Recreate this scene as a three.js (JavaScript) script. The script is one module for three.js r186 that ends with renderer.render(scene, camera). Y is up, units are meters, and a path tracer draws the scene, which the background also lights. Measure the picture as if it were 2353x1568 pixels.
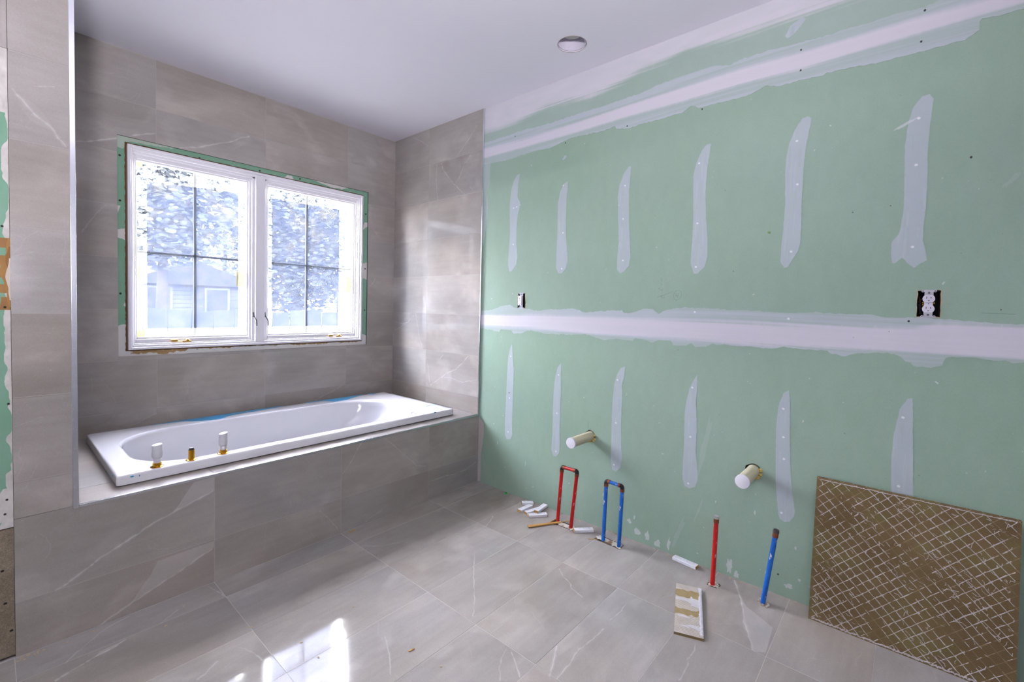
import * as THREE from 'three';
import { RoundedBoxGeometry } from 'three/addons/geometries/RoundedBoxGeometry.js';
import { mergeGeometries } from 'three/addons/utils/BufferGeometryUtils.js';

// ------------------------------------------------------------------ camera, sky, exposure
const scene = new THREE.Scene();
const renderer = new THREE.WebGLRenderer({ antialias: true });
renderer.toneMapping = THREE.LinearToneMapping;
renderer.toneMappingExposure = 1.0;
renderer.shadowMap.enabled = true;
const camera = new THREE.PerspectiveCamera(73.772, 2353 / 1568, 0.05, 200);
camera.position.set(-2.3808, 1.2978, 2.3698);
camera.rotation.set(-0.033492, -0.857365, 0.022796, 'YXZ');
camera.setViewOffset(2353, 1568, -2, 41.1, 2353, 1568);          // a shifted lens, as in the photograph
scene.background = new THREE.Color().setRGB(0.985, 0.985, 1.06);   // even, hazy overcast sky
scene.backgroundIntensity = 110;

// ------------------------------------------------------------------ measures (metres)
const H = 2.74, D = 1.098, W = 2.174, W2 = 2.329, DECK = 0.505;
const ROWS = [0.505, 0.632, 0.936, 1.238, 1.540, 1.843, 2.145, 2.447, 2.74];
const XL = -4.4, ZR = 4.3;                                        // the far walls of the room, behind the camera

// a flood light on a stand behind the camera, turned up to the ceiling (its stand is built below)
const LAMP = [-2.68, 1.5, 2.95], LAMP_AIM = [0.32, 1, -0.72];
const flood = new THREE.SpotLight(new THREE.Color().setRGB(1.0, 0.945, 1.04), 33, 0, 1.25, 0.7, 2);
flood.name = 'flood_light_beam'; flood.castShadow = true; flood.shadow.radius = 6;
{ const d = new THREE.Vector3(...LAMP_AIM).normalize(); flood.position.set(...LAMP).addScaledVector(d, 0.03); flood.target.position.copy(flood.position).add(d); scene.add(flood, flood.target); }
const LEFT_OPEN = [0.4, 0.7, 1.5, 1.85], REAR_OPEN = [-3.95, -3.55, 1.35, 1.85];   // further windows of the room
// ------------------------------------------------------------------ traced on the surfaces, in metres along them
const VEINS = [["A",9,0.55,[-2.227,0.199,-2.197,0.212,-2.158,0.232,-2.131,0.251,-2.099,0.273,-2.051,0.295,-2.006,0.317,-1.939,0.35,-1.869,0.377,-1.776,0.407,-1.71,0.429]],
 ["A",8,0.5,[-2.114,-0.0,-2.057,0.022,-1.997,0.049,-1.924,0.075,-1.858,0.101,-1.794,0.127,-1.71,0.164]],
 ["A",4,0.5,[-1.08,0.34,-1.036,0.383,-1.002,0.439,-0.982,0.473,-0.95,0.499]],
 ["A",4,0.45,[-0.827,0.5,-0.739,0.427,-0.689,0.378,-0.612,0.306,-0.567,0.259,-0.485,0.235]],
 ["A",4,0.45,[-0.464,0.124,-0.329,0.126,-0.237,0.113,-0.12,0.122,-0.019,0.155]],
 ["A",6,0.3,[-0.933,0.013,-0.881,0.034,-0.813,0.049]],
 ["A",4,0.35,[-1.216,0.176,-1.178,0.136,-1.149,0.098,-1.124,0.061,-1.099,0.014]],
 ["A",10,0.35,[-2.317,2.019,-2.296,1.986,-2.268,1.95,-2.248,1.933,-2.218,1.907,-2.206,1.88,-2.184,1.853]],
 ["A",3,0.25,[-2.265,2.044,-2.238,2.056,-2.213,2.065]],
 ["A",3,0.2,[-2.325,0.837,-2.291,0.851,-2.25,0.861]],
 ["A",3,0.2,[-2.321,1.441,-2.306,1.449,-2.269,1.461]],
 ["B",9,0.6,[-2.067,2.149,-1.986,2.177,-1.894,2.216,-1.812,2.259,-1.703,2.304]],
 ["B",9,0.55,[-1.586,2.252,-1.489,2.279,-1.397,2.326,-1.299,2.37,-1.239,2.416,-1.182,2.438]],
 ["B",5,0.4,[-2.037,1.662,-2.016,1.706,-1.975,1.778,-1.932,1.837]],
 ["B",4,0.5,[-1.842,0.541,-1.785,0.561,-1.741,0.585,-1.709,0.601]],
 ["B",4,0.5,[-1.158,0.545,-1.084,0.593]],
 ["B",5,0.5,[-0.711,0.537,-0.648,0.568,-0.566,0.598,-0.495,0.628]],
 ["B",3,0.4,[-0.051,0.524,-0.022,0.541]],
 ["B",4,0.35,[-0.249,1.443,-0.188,1.536]],
 ["B",3,0.3,[-0.226,1.951,-0.138,1.853]],
 ["R",4,0.45,[-0.856,2.724,-0.751,2.675,-0.627,2.601]],
 ["R",7,0.4,[-0.073,2.637,-0.123,2.585,-0.169,2.543,-0.227,2.502,-0.3,2.443]],
 ["R",6,0.45,[-0.522,2.434,-0.531,2.355,-0.523,2.283,-0.522,2.219,-0.498,2.138]],
 ["R",5,0.5,[-0.467,2.431,-0.45,2.379,-0.384,2.316,-0.31,2.242,-0.248,2.192,-0.187,2.139]],
 ["R",8,0.35,[-0.133,2.43,-0.194,2.383,-0.237,2.324,-0.26,2.268]],
 ["R",4,0.3,[-0.254,2.418,-0.248,2.373,-0.252,2.333]],
 ["R",3,0.3,[-0.14,2.198,-0.073,2.142]],
 ["R",3,0.4,[-0.986,2.135,-1.078,2.104]],
 ["R",4,0.35,[-0.996,1.975,-0.936,1.912]],
 ["R",4,0.4,[-0.696,1.887,-0.742,1.839]],
 ["R",5,0.5,[-1.059,1.151,-0.959,1.14,-0.88,1.154,-0.787,1.22]],
 ["R",5,0.5,[-1.076,1.07,-0.958,1.119,-0.88,1.154]],
 ["R",6,0.4,[-0.77,1.231,-0.734,1.113,-0.715,1.032,-0.664,0.943]],
 ["R",7,0.4,[-0.622,0.876,-0.596,0.797,-0.568,0.659]],
 ["R",6,0.55,[-0.56,0.65,-0.454,0.713,-0.366,0.767,-0.253,0.813,-0.185,0.867,-0.112,0.934]],
 ["R",5,0.45,[-0.432,0.731,-0.322,0.741,-0.25,0.728,-0.181,0.722,-0.1,0.739,-0.009,0.757]],
 ["R",4,0.4,[-0.4,0.924,-0.451,0.871]],
 ["R",4,0.3,[-0.849,0.634,-0.891,0.554]],
 ["F",4,0.45,[-0.69,0.673,-0.856,0.836,-0.992,0.981,-1.066,1.049]],
 ["F",6,0.45,[-0.525,1.106,-0.561,1.151,-0.584,1.205,-0.616,1.245,-0.64,1.32]],
 ["F",10,0.5,[-0.959,1.4,-1.017,1.432,-1.071,1.456,-1.1,1.465]],
 ["F",4,0.4,[-0.54,1.479,-0.603,1.487,-0.698,1.481]],
 ["F",5,0.45,[-0.752,1.486,-0.801,1.488,-0.859,1.483,-0.91,1.475,-0.96,1.477,-1.007,1.489,-1.099,1.491]],
 ["F",6,0.5,[-1.101,1.292,-1.126,1.336,-1.173,1.396]],
 ["F",4,0.35,[-1.1,1.268,-1.152,1.285,-1.196,1.32,-1.23,1.354]],
 ["F",8,0.45,[-0.336,0.473,-0.395,0.506,-0.471,0.538]],
 ["F",3,0.3,[-1.013,1.17,-1.09,1.166]],
 ["F",4,0.35,[-0.575,1.795,-0.636,1.806,-0.678,1.8,-0.711,1.812,-0.808,1.816]],
 ["F",11,0.55,[-0.02,1.788,-0.112,1.831,-0.208,1.871,-0.308,1.904,-0.393,1.941,-0.47,1.975]],
 ["F",6,0.45,[-1.742,0.008,-1.727,0.06,-1.715,0.108,-1.709,0.174]],
 ["F",9,0.3,[-0.922,0.319,-1.01,0.277,-1.083,0.2]],
 ["F",6,0.35,[-1.779,0.515,-1.758,0.569,-1.74,0.66]],
 ["F",5,0.4,[-1.377,0.875,-1.415,0.96,-1.471,1.058]],
 ["F",5,0.45,[-2.014,0.011,-2.094,0.038,-2.124,0.065,-2.17,0.113,-2.221,0.167]],
 ["F",9,0.5,[-2.05,0.168,-2.09,0.187,-2.132,0.197,-2.157,0.205,-2.185,0.215,-2.221,0.23,-2.247,0.244]],
 ["F",7,0.35,[-1.869,0.104,-1.911,0.135,-1.941,0.162]],
 ["F",8,0.3,[-1.851,0.538,-1.898,0.573,-1.926,0.584]]];
const FACETS = [["A",0.22,[-1.869,0.377,-1.846,0.401,-1.817,0.448,-1.788,0.489,-1.71,0.495,-1.71,0.429,-1.776,0.407]],
 ["A",0.2,[-2.003,0.051,-1.977,0.089,-1.94,0.14,-1.919,0.185,-1.71,0.194,-1.71,0.164,-1.794,0.127,-1.924,0.075]],
 ["A",0.07,[-2.325,0.385,-2.246,0.428,-2.136,0.49,-1.97,0.474,-1.869,0.377,-2.099,0.273,-2.227,0.199,-2.326,0.205]],
 ["A",0.1,[-0.827,0.5,-0.739,0.427,-0.655,0.345,-0.585,0.278,-0.485,0.235,-0.567,0.237,-0.696,0.277,-0.77,0.379]],
 ["A",0.12,[-0.464,0.124,-0.329,0.126,-0.12,0.122,-0.019,0.155,-0.257,0.063,-0.351,0.008,-0.466,0.005]],
 ["A",0.08,[-1.216,0.176,-1.149,0.098,-1.09,0.106,-1.089,0.011,-1.187,0.055]],
 ["A",0.16,[-2.308,2.005,-2.268,1.985,-2.243,1.958,-2.214,1.902,-2.248,1.909,-2.276,1.924,-2.3,1.962]],
 ["B",0.12,[-2.066,2.293,-1.985,2.356,-1.886,2.343,-1.711,2.371,-1.703,2.304,-1.894,2.216,-2.067,2.149]],
 ["B",0.14,[-1.944,0.577,-1.919,0.602,-1.91,0.625,-1.708,0.626,-1.709,0.601,-1.736,0.584,-1.785,0.561,-1.842,0.541]],
 ["B",0.1,[-0.711,0.537,-0.873,0.59,-0.747,0.625,-0.495,0.628,-0.566,0.598]],
 ["B",0.12,[-0.175,2.482,-0.014,2.514,-0.023,2.474,-0.121,2.435]],
 ["B",0.1,[-0.255,2.128,-0.09,2.143,-0.123,1.961,-0.244,1.943]],
 ["R",0.12,[-0.27,2.639,-0.171,2.609,-0.15,2.525,-0.227,2.502,-0.358,2.509,-0.33,2.585]],
 ["R",-0.1,[-0.467,2.431,-0.285,2.44,-0.133,2.43,-0.237,2.324,-0.31,2.242,-0.384,2.316]],
 ["R",0.08,[-0.56,0.65,-0.366,0.767,-0.185,0.867,-0.112,0.934,-0.015,0.934,-0.009,0.757,-0.25,0.728]],
 ["F",0.22,[-0.122,1.834,-0.196,1.884,-0.231,1.941,-0.269,2.001,-0.443,2.012,-0.47,1.975,-0.308,1.904]],
 ["F",0.12,[-0.959,1.4,-0.815,1.398,-0.802,1.432,-0.872,1.456,-1.017,1.432,-1.098,1.466,-1.104,1.406]],
 ["F",0.1,[-0.336,0.473,-0.471,0.538,-0.481,0.478,-0.201,0.42,-0.15,0.566]],
 ["F",0.25,[-2.05,0.168,-2.085,0.171,-2.124,0.176,-2.139,0.196,-2.132,0.197,-2.09,0.193]]];
const BAND = {
 upT: [0.014,2.495,0.064,2.493,0.226,2.496,0.377,2.499,0.545,2.491,0.654,2.492,0.803,2.496,0.976,2.495,1.096,2.498,1.202,2.502,1.337,2.523,1.45,2.524,1.52,2.524,1.593,2.525,1.649,2.513,1.669,2.503,1.714,2.515,1.848,2.516,1.923,2.509,1.999,2.506,2.072,2.501,2.129,2.504,2.191,2.5,2.255,2.503,2.312,2.502,2.375,2.493,2.417,2.505,2.484,2.504,2.632,2.5],
 upB: [0.018,2.342,0.213,2.326,0.338,2.332,0.468,2.335,0.581,2.331,0.659,2.342,0.753,2.36,0.861,2.355,0.98,2.349,1.053,2.36,1.07,2.339,1.14,2.326,1.215,2.332,1.344,2.33,1.45,2.335,1.488,2.357,1.526,2.337,1.612,2.336,1.704,2.332,1.721,2.333,1.77,2.336,1.828,2.357,1.895,2.337,1.968,2.343,2.043,2.336,2.096,2.341,2.156,2.337,2.218,2.332,2.27,2.327,2.353,2.326,2.424,2.327,2.492,2.326,2.528,2.349,2.534,2.389,2.584,2.382,2.637,2.385],
 upCT: [0.015,2.445,0.412,2.433,0.805,2.443,1.136,2.459,1.353,2.459,1.577,2.463,1.716,2.467,1.949,2.459,2.152,2.457,2.31,2.457,2.419,2.453,2.551,2.449,2.634,2.448],
 upCB: [0.017,2.382,0.413,2.379,0.807,2.382,1.138,2.389,1.422,2.388,1.668,2.393,1.719,2.396,1.976,2.384,2.195,2.395,2.386,2.4,2.553,2.404,2.636,2.403],
 top: [0.012,2.558,0.147,2.553,0.298,2.559,0.46,2.585,0.572,2.596,0.755,2.585,0.889,2.563,1.014,2.585,1.116,2.597,1.205,2.62,1.347,2.625,1.446,2.649,1.571,2.637,1.688,2.625,1.711,2.622,1.869,2.621,1.967,2.616,2.059,2.617,2.145,2.618,2.304,2.614,2.447,2.606,2.628,2.596],
 midT: [0.013,1.273,0.105,1.279,0.206,1.309,0.267,1.319,0.339,1.297,0.421,1.294,0.543,1.284,0.596,1.293,0.807,1.302,0.893,1.279,0.965,1.289,1.052,1.295,1.135,1.3,1.152,1.282,1.216,1.291,1.262,1.31,1.323,1.307,1.353,1.283,1.396,1.305,1.486,1.321,1.636,1.317,1.734,1.311,1.758,1.313,1.893,1.307,1.968,1.303,2.045,1.308,2.175,1.303,2.258,1.305,2.306,1.293,2.386,1.296,2.465,1.294,2.566,1.285,2.629,1.281,2.681,1.281],
 midB: [0.016,1.143,0.09,1.137,0.186,1.123,0.198,1.144,0.296,1.143,0.321,1.117,0.386,1.125,0.47,1.151,0.58,1.135,0.784,1.138,0.897,1.148,0.97,1.129,1.023,1.121,1.108,1.134,1.206,1.125,1.221,1.144,1.283,1.137,1.321,1.125,1.365,1.142,1.423,1.143,1.438,1.119,1.507,1.121,1.533,1.136,1.553,1.117,1.605,1.121,1.63,1.139,1.704,1.141,1.752,1.136,1.765,1.138,1.899,1.136,1.954,1.149,2.013,1.142,2.115,1.144,2.124,1.134,2.181,1.125,2.209,1.138,2.264,1.145,2.315,1.152,2.358,1.138,2.374,1.12,2.408,1.103,2.448,1.102,2.479,1.115,2.488,1.145,2.505,1.151,2.555,1.153,2.603,1.148,2.649,1.148,2.687,1.132],
 midCT: [0.013,1.244,0.467,1.252,0.966,1.25,1.44,1.251,1.761,1.252,2.018,1.251,2.239,1.253,2.395,1.255,2.465,1.277,2.682,1.272],
 midCB: [0.016,1.167,0.47,1.169,0.969,1.156,1.443,1.161,1.764,1.15,2.069,1.154,2.323,1.16,2.538,1.163,2.686,1.158]
};
const STRIPS = [
 [0.344,2.211,0.318,2.207,0.289,2.172,0.267,2.113,0.256,2.016,0.258,1.926,0.264,1.835,0.258,1.709,0.251,1.601,0.266,1.55,0.29,1.552,0.33,1.597,0.337,1.659,0.326,1.74,0.325,1.847,0.332,1.935,0.345,1.969,0.35,2.021,0.328,2.052,0.328,2.139],
 [0.738,2.098,0.709,2.087,0.681,2.042,0.666,1.971,0.666,1.863,0.668,1.748,0.663,1.632,0.664,1.557,0.682,1.523,0.712,1.524,0.741,1.554,0.752,1.603,0.745,1.676,0.734,1.758,0.731,1.873,0.732,1.986,0.738,2.05],
 [1.164,2.112,1.148,2.111,1.118,2.073,1.095,2.018,1.087,1.959,1.093,1.817,1.1,1.682,1.094,1.593,1.095,1.533,1.116,1.509,1.14,1.52,1.171,1.552,1.177,1.61,1.169,1.706,1.16,1.839,1.157,1.971,1.162,2.058],
 [1.595,2.144,1.576,2.144,1.553,2.121,1.527,2.064,1.513,2.003,1.515,1.918,1.52,1.784,1.52,1.677,1.515,1.597,1.516,1.544,1.533,1.495,1.553,1.495,1.587,1.527,1.598,1.579,1.596,1.658,1.586,1.757,1.577,1.909,1.581,2.022,1.593,2.113],
 [2.019,2.163,2.005,2.174,1.984,2.169,1.957,2.126,1.937,2.069,1.927,1.998,1.926,1.931,1.932,1.802,1.927,1.667,1.923,1.593,1.922,1.536,1.938,1.508,1.953,1.512,1.973,1.551,1.989,1.578,1.998,1.616,1.998,1.688,1.996,1.794,1.997,1.947,2.005,2.055,2.018,2.141],
 [2.415,2.136,2.403,2.157,2.381,2.155,2.357,2.118,2.345,2.064,2.338,1.982,2.341,1.86,2.343,1.728,2.338,1.655,2.332,1.626,2.312,1.597,2.312,1.547,2.317,1.512,2.327,1.512,2.347,1.533,2.363,1.51,2.384,1.49,2.403,1.508,2.42,1.519,2.416,1.546,2.405,1.595,2.405,1.648,2.409,1.72,2.409,1.848,2.406,1.944,2.408,2.029,2.412,2.094],
 [0.309,1.053,0.288,1.015,0.272,0.941,0.267,0.821,0.262,0.663,0.257,0.505,0.258,0.403,0.277,0.372,0.313,0.382,0.33,0.413,0.325,0.49,0.326,0.627,0.329,0.764,0.329,0.873,0.318,0.945],
 [0.722,0.957,0.696,0.921,0.678,0.86,0.67,0.766,0.667,0.63,0.669,0.494,0.663,0.391,0.678,0.348,0.704,0.349,0.729,0.38,0.732,0.44,0.726,0.523,0.728,0.64,0.728,0.774,0.723,0.873,0.725,0.928],
 [1.167,0.978,1.139,0.967,1.115,0.926,1.1,0.871,1.093,0.786,1.09,0.671,1.091,0.532,1.092,0.425,1.104,0.366,1.126,0.36,1.154,0.39,1.164,0.442,1.155,0.531,1.151,0.651,1.153,0.772,1.154,0.833,1.148,0.862,1.161,0.916],
 [1.57,0.979,1.553,0.949,1.531,0.899,1.52,0.842,1.512,0.773,1.512,0.69,1.514,0.608,1.511,0.503,1.512,0.42,1.526,0.386,1.55,0.379,1.579,0.397,1.591,0.435,1.587,0.502,1.576,0.574,1.577,0.689,1.572,0.789,1.566,0.843,1.573,0.904],
 [1.978,0.953,1.956,0.934,1.938,0.87,1.933,0.768,1.937,0.616,1.941,0.521,1.948,0.447,1.956,0.379,1.965,0.353,1.983,0.344,2.003,0.353,2.019,0.382,2.022,0.406,2.014,0.455,2.004,0.521,1.998,0.594,1.995,0.651,1.989,0.749,1.986,0.888],
 [2.399,0.979,2.384,0.973,2.363,0.93,2.348,0.822,2.345,0.715,2.349,0.591,2.361,0.435,2.394,0.384,2.422,0.438,2.418,0.559,2.406,0.833,2.404,0.902],
 [1.965,2.617,1.92,2.596,1.903,2.558,1.912,2.544,1.936,2.551,1.959,2.575,1.982,2.605],
 [-0.015,0.498,0.053,0.444,0.055,0.378,0.031,0.216,0.03,0.049,0.031,0.01,-0.003,-0.001],
 [0.061,2.34,0.057,2.247,0.053,2.173,0.034,2.139,0.044,2.015,0.04,1.931,0.023,1.839,0.006,1.764,-0.004,1.765,-0.005,2.05,-0.005,2.352],
 [0.709,2.262,0.695,2.249,0.689,2.237,0.705,2.235,0.724,2.246,0.721,2.257]
];
const FILLED_SCREWS = [0.293,1.986,0.321,1.99,0.297,1.736,0.704,2.075,0.71,1.779,0.708,1.553,1.13,2.008,1.124,1.82,1.131,1.583,1.542,1.752,1.542,1.529,1.545,1.298,1.54,2.056,1.967,2.074,1.976,1.88,2.375,2.072,2.374,1.892,1.963,1.581,2.376,1.573,1.964,1.277,0.298,0.961,0.294,0.668,0.288,0.428,0.705,0.877,0.7,0.63,0.7,0.382,1.12,0.895,1.118,0.644,1.114,0.397,1.546,0.907,1.545,0.65,1.543,0.404,1.97,0.634,1.969,0.384,1.959,0.864,1.964,0.734,2.374,0.897,2.371,0.619];
const BARE_SCREWS = [1.132,2.341,1.545,2.327,0.711,2.339,0.293,2.475,2.376,2.482,1.968,2.474,1.97,2.384,2.37,2.366,2.526,1.892,2.376,1.281,2.303,1.743,2.181,1.731,2.624,1.331,1.722,1.501,1.966,0.094,0.289,0.704];

// ------------------------------------------------------------------ helpers
function mulberry(a) { return () => { a = (a + 0x6d2b79f5) | 0; let t = Math.imul(a ^ (a >>> 15), 1 | a); t = (t + Math.imul(t ^ (t >>> 7), 61 | t)) ^ t; return ((t ^ (t >>> 14)) >>> 0) / 4294967296; }; }
const rnd = mulberry(11);
const R = (a, b) => a + (b - a) * rnd();
const clamp = (x, a = 0, b = 1) => Math.min(b, Math.max(a, x));
const smooth = (a, b, x) => { const t = clamp((x - a) / (b - a)); return t * t * (3 - 2 * t); };
const NT = new Float32Array(65536); { const r = mulberry(5); for (let i = 0; i < 65536; i++) NT[i] = r(); }
function noise(x, y) {
  const ix = Math.floor(x), iy = Math.floor(y), fx = x - ix, fy = y - iy, s = fx * fx * (3 - 2 * fx), t = fy * fy * (3 - 2 * fy);
  const x0 = ix & 255, x1 = (ix + 1) & 255, y0 = (iy & 255) << 8, y1 = ((iy + 1) & 255) << 8;
  const a = NT[y0 | x0], b = NT[y0 | x1], c = NT[y1 | x0], d = NT[y1 | x1];
  return a + (b - a) * s + (c - a + (a - b - c + d) * s) * t;
}
const fbm = (x, y, n = 4) => { let v = 0, a = 0.5; for (let i = 0; i < n; i++) { v += a * noise(x + i * 17.3, y + i * 9.1); x *= 2.03; y *= 2.03; a *= 0.5; } return v / (1 - Math.pow(0.5, n)); };
const taken = {};
const numbered = (n) => { taken[n] = (taken[n] ?? -1) + 1; return taken[n] ? n + '_' + String(taken[n]).padStart(3, '0') : n; };
function prep(o) { o.castShadow = true; o.receiveShadow = true; return o; }
function mesh(name, geo, mat, parent) { const m = prep(new THREE.Mesh(geo, mat)); m.name = parent ? name : numbered(name); (parent ?? scene).add(m); return m; }
function thing(name, label, category, pos = [0, 0, 0], group) { const g = new THREE.Group(); g.name = numbered(name); g.position.set(...pos); g.userData = { label, category }; if (group) g.userData.group = group; scene.add(g); return g; }
function tag(o, label, category, group) { Object.assign(o.userData, { label, category }); if (group) o.userData.group = group; return o; }
function struct(name, geo, mat) { const m = mesh(name, geo, mat); m.userData.kind = 'structure'; return m; }
const box = (x0, x1, y0, y1, z0, z1) => new THREE.BoxGeometry(x1 - x0, y1 - y0, z1 - z0).translate((x0 + x1) / 2, (y0 + y1) / 2, (z0 + z1) / 2);
const rbox = (x0, x1, y0, y1, z0, z1, r = 0.002, s = 2) => new RoundedBoxGeometry(x1 - x0, y1 - y0, z1 - z0, s, r).translate((x0 + x1) / 2, (y0 + y1) / 2, (z0 + z1) / 2);
const merge = (list) => mergeGeometries(list.map((g) => { const n = g.index ? g.toNonIndexed() : g; for (const k of Object.keys(n.attributes)) if (!['position', 'normal', 'uv'].includes(k)) n.deleteAttribute(k); return n; }));
const V3 = (x, y, z) => new THREE.Vector3(x, y, z);
function rod(a, b, r0, r1 = r0, seg = 20) {   // cylinder from a to b
  const d = b.clone().sub(a), g = new THREE.CylinderGeometry(r1, r0, d.length(), seg).translate(0, d.length() / 2, 0);
  g.applyQuaternion(new THREE.Quaternion().setFromUnitVectors(V3(0, 1, 0), d.normalize())); return g.translate(a.x, a.y, a.z);
}
const lathe = (pts, seg = 32) => new THREE.LatheGeometry(pts.map(([r, y]) => new THREE.Vector2(r, y)), seg);
const rgb = (r, g, b) => new THREE.Color().setRGB(r / 255, g / 255, b / 255, THREE.SRGBColorSpace);
const std = (color, roughness = 0.6, more = {}) => new THREE.MeshPhysicalMaterial({ color, roughness, ...more });
function canvas(w, h) { const c = document.createElement('canvas'); c.width = w; c.height = h; return c; }
function pixelMap(w, h, fn) {   // fn(x, y) -> [r, g, b] 0..255, row 0 at v = 0
  const c = canvas(w, h), g = c.getContext('2d'), im = g.createImageData(w, h), d = im.data;
  for (let y = 0, i = 0; y < h; y++) for (let x = 0; x < w; x++, i += 4) { const p = fn(x, h - 1 - y); d[i] = p[0]; d[i + 1] = p[1]; d[i + 2] = p[2]; d[i + 3] = 255; }
  g.putImageData(im, 0, 0); return c;
}
function tex(c, wrap = THREE.ClampToEdgeWrapping) { const t = new THREE.CanvasTexture(c); t.colorSpace = THREE.SRGBColorSpace; t.wrapS = t.wrapT = wrap; t.magFilter = THREE.LinearFilter; return t; }
function heightMap(n, fn) { const d = new Float32Array(n * n * 4); for (let y = 0, i = 0; y < n; y++) for (let x = 0; x < n; x++, i += 4) { d[i] = d[i + 1] = d[i + 2] = fn(x / n, y / n); d[i + 3] = 1; } const t = new THREE.DataTexture(d, n, n, THREE.RGBAFormat, THREE.FloatType); t.wrapS = t.wrapT = THREE.RepeatWrapping; t.magFilter = THREE.LinearFilter; t.needsUpdate = true; return t; }

// ------------------------------------------------------------------ stone tiles: one print for each tiled face, its veins where the photograph has them
const inRows = (list, v) => { let i = 0; while (i < list.length && v > list[i]) i++; return i; };
function stoneMap(surface, u0, u1, v0, v1, ppm, us, vs, alongU = true, base = [163, 157, 151]) {
  const w = Math.round((u1 - u0) * ppm), h = Math.round((v1 - v0) * ppm), seed = surface.charCodeAt(0) * 13.7;
  const c = pixelMap(w, h, (x, y) => {
    const u = u0 + (x + 0.5) / ppm, v = v0 + (y + 0.5) / ppm, t = inRows(us, u) * 7 + inRows(vs, v) * 31 + seed;
    const tone = (noise(t * 3.17, t * 1.71) - 0.5) * 9, ox = u + t * 1.37, oy = v + t * 2.11;
    const a = alongU ? ox : oy, b = alongU ? oy : ox, warp = fbm(a * 2.2, b * 2.2, 3);
    const cloud = (fbm(a * 3.2 + warp * 1.4, b * 5.5 + warp, 4) - 0.5) * 32, streak = (fbm(a * 6, b * 60, 2) - 0.5) * 7, grain = (noise(a * 420, b * 420) - 0.5) * 7;
    const patch = smooth(0.56, 0.8, fbm(a * 5 + 40, b * 7 + warp * 2, 4)) * 10, chip = noise(a * 150 + 9, b * 210) > 0.985 ? 16 : 0;
    const s = tone + cloud + streak + grain + patch + chip, warm = (fbm(a * 1.6 + 7, b * 1.9, 2) - 0.5) * 8;
    return [base[0] + s + warm, base[1] + s, base[2] + s - warm];
  });
  const g = c.getContext('2d'), X = (u) => (u - u0) * ppm, Y = (v) => h - (v - v0) * ppm;
  for (const [s, al, p] of FACETS) if (s === surface) {
    g.beginPath(); for (let i = 0; i < p.length; i += 2) g[i ? 'lineTo' : 'moveTo'](X(p[i]), Y(p[i + 1])); g.closePath();
    g.fillStyle = al > 0 ? `rgba(212,209,209,${al >= 0.2 ? al * 1.4 : al * 0.55})` : `rgba(92,86,82,${-al})`; g.fill();
  }
  const vein = (p, wd, al, r) => {   // a branching, uneven, pale thread: a soft halo and a hard core, both printed in the glaze
    const line = []; for (let i = 0; i + 3 < p.length; i += 2) for (let k = 0; k < 12; k++) { const f = k / 12, x = p[i] + (p[i + 2] - p[i]) * f, y = p[i + 1] + (p[i + 3] - p[i + 1]) * f; line.push([x + (noise(x * 60 + r, y * 60) - 0.5) * 0.006, y + (noise(x * 60, y * 60 + r) - 0.5) * 0.006]); }
    for (let i = 0; i + 1 < line.length; i++) {
      const q = 0.45 + noise(i * 0.33 + r, r) * 0.9;
      for (const [mult, op] of [[1.5, 0.25], [0.45, 0.8]]) { g.strokeStyle = `rgba(222,220,222,${clamp(al * op * q)})`; g.lineWidth = Math.max(0.7, wd * 0.001 * ppm * mult * q); g.beginPath(); g.moveTo(X(line[i][0]), Y(line[i][1])); g.lineTo(X(line[i + 1][0]), Y(line[i + 1][1])); g.stroke(); }
    }
  };
  for (const [s, wd, al, p] of VEINS) if (s === surface) vein(p, wd, al, wd * 3.1 + p[0]);
  const r = mulberry(surface.charCodeAt(0) + 3), n = Math.round((u1 - u0) * (v1 - v0) * 14);
  for (let i = 0; i < n; i++) { let x = u0 + r() * (u1 - u0), y = v0 + r() * (v1 - v0), a = r() * 6.28; const p = [x, y]; for (let k = 0; k < 4; k++) { x += Math.cos(a) * 0.03; y += Math.sin(a) * 0.03; a += (r() - 0.5) * 1.1; p.push(x, y); } vein(p, 2.2, 0.12 + r() * 0.1, i * 7.7); }
  return { map: tex(c, THREE.RepeatWrapping), u0, v0, du: u1 - u0, dv: v1 - v0 };
}
// A tile: a slab with a fine chamfer. at(u, v, d) places a point of the face, d metres behind it.
function tileGeo(a0, a1, b0, b1, th, at, st, ch = 0.0008, flip = false) {
  const P = [], U = [], I = [], ring = (i, d) => [[a0 + i, b0 + i], [a1 - i, b0 + i], [a1 - i, b1 - i], [a0 + i, b1 - i]].map(([u, v]) => [u, v, d]);
  const quad = (q) => { const n = P.length / 3; for (const [u, v, d] of q) { const p = at(u, v, d); P.push(p.x, p.y, p.z); U.push((u - st.u0) / st.du, (v - st.v0) / st.dv); } I.push(...(flip ? [n, n + 2, n + 1, n, n + 3, n + 2] : [n, n + 1, n + 2, n, n + 2, n + 3])); };
  const f = ring(ch, 0), m = ring(0, ch), k = ring(0, th);
  quad(f); for (let i = 0; i < 4; i++) { const j = (i + 1) % 4; quad([m[i], m[j], f[j], f[i]]); quad([k[i], k[j], m[j], m[i]]); } quad([k[3], k[2], k[1], k[0]]);
  const g = new THREE.BufferGeometry(); g.setAttribute('position', new THREE.Float32BufferAttribute(P, 3)); g.setAttribute('uv', new THREE.Float32BufferAttribute(U, 2)); g.setIndex(I);
  const flat = g.toNonIndexed(); flat.computeVertexNormals(); return flat;
}
const JOINT = 0.0019;
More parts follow.
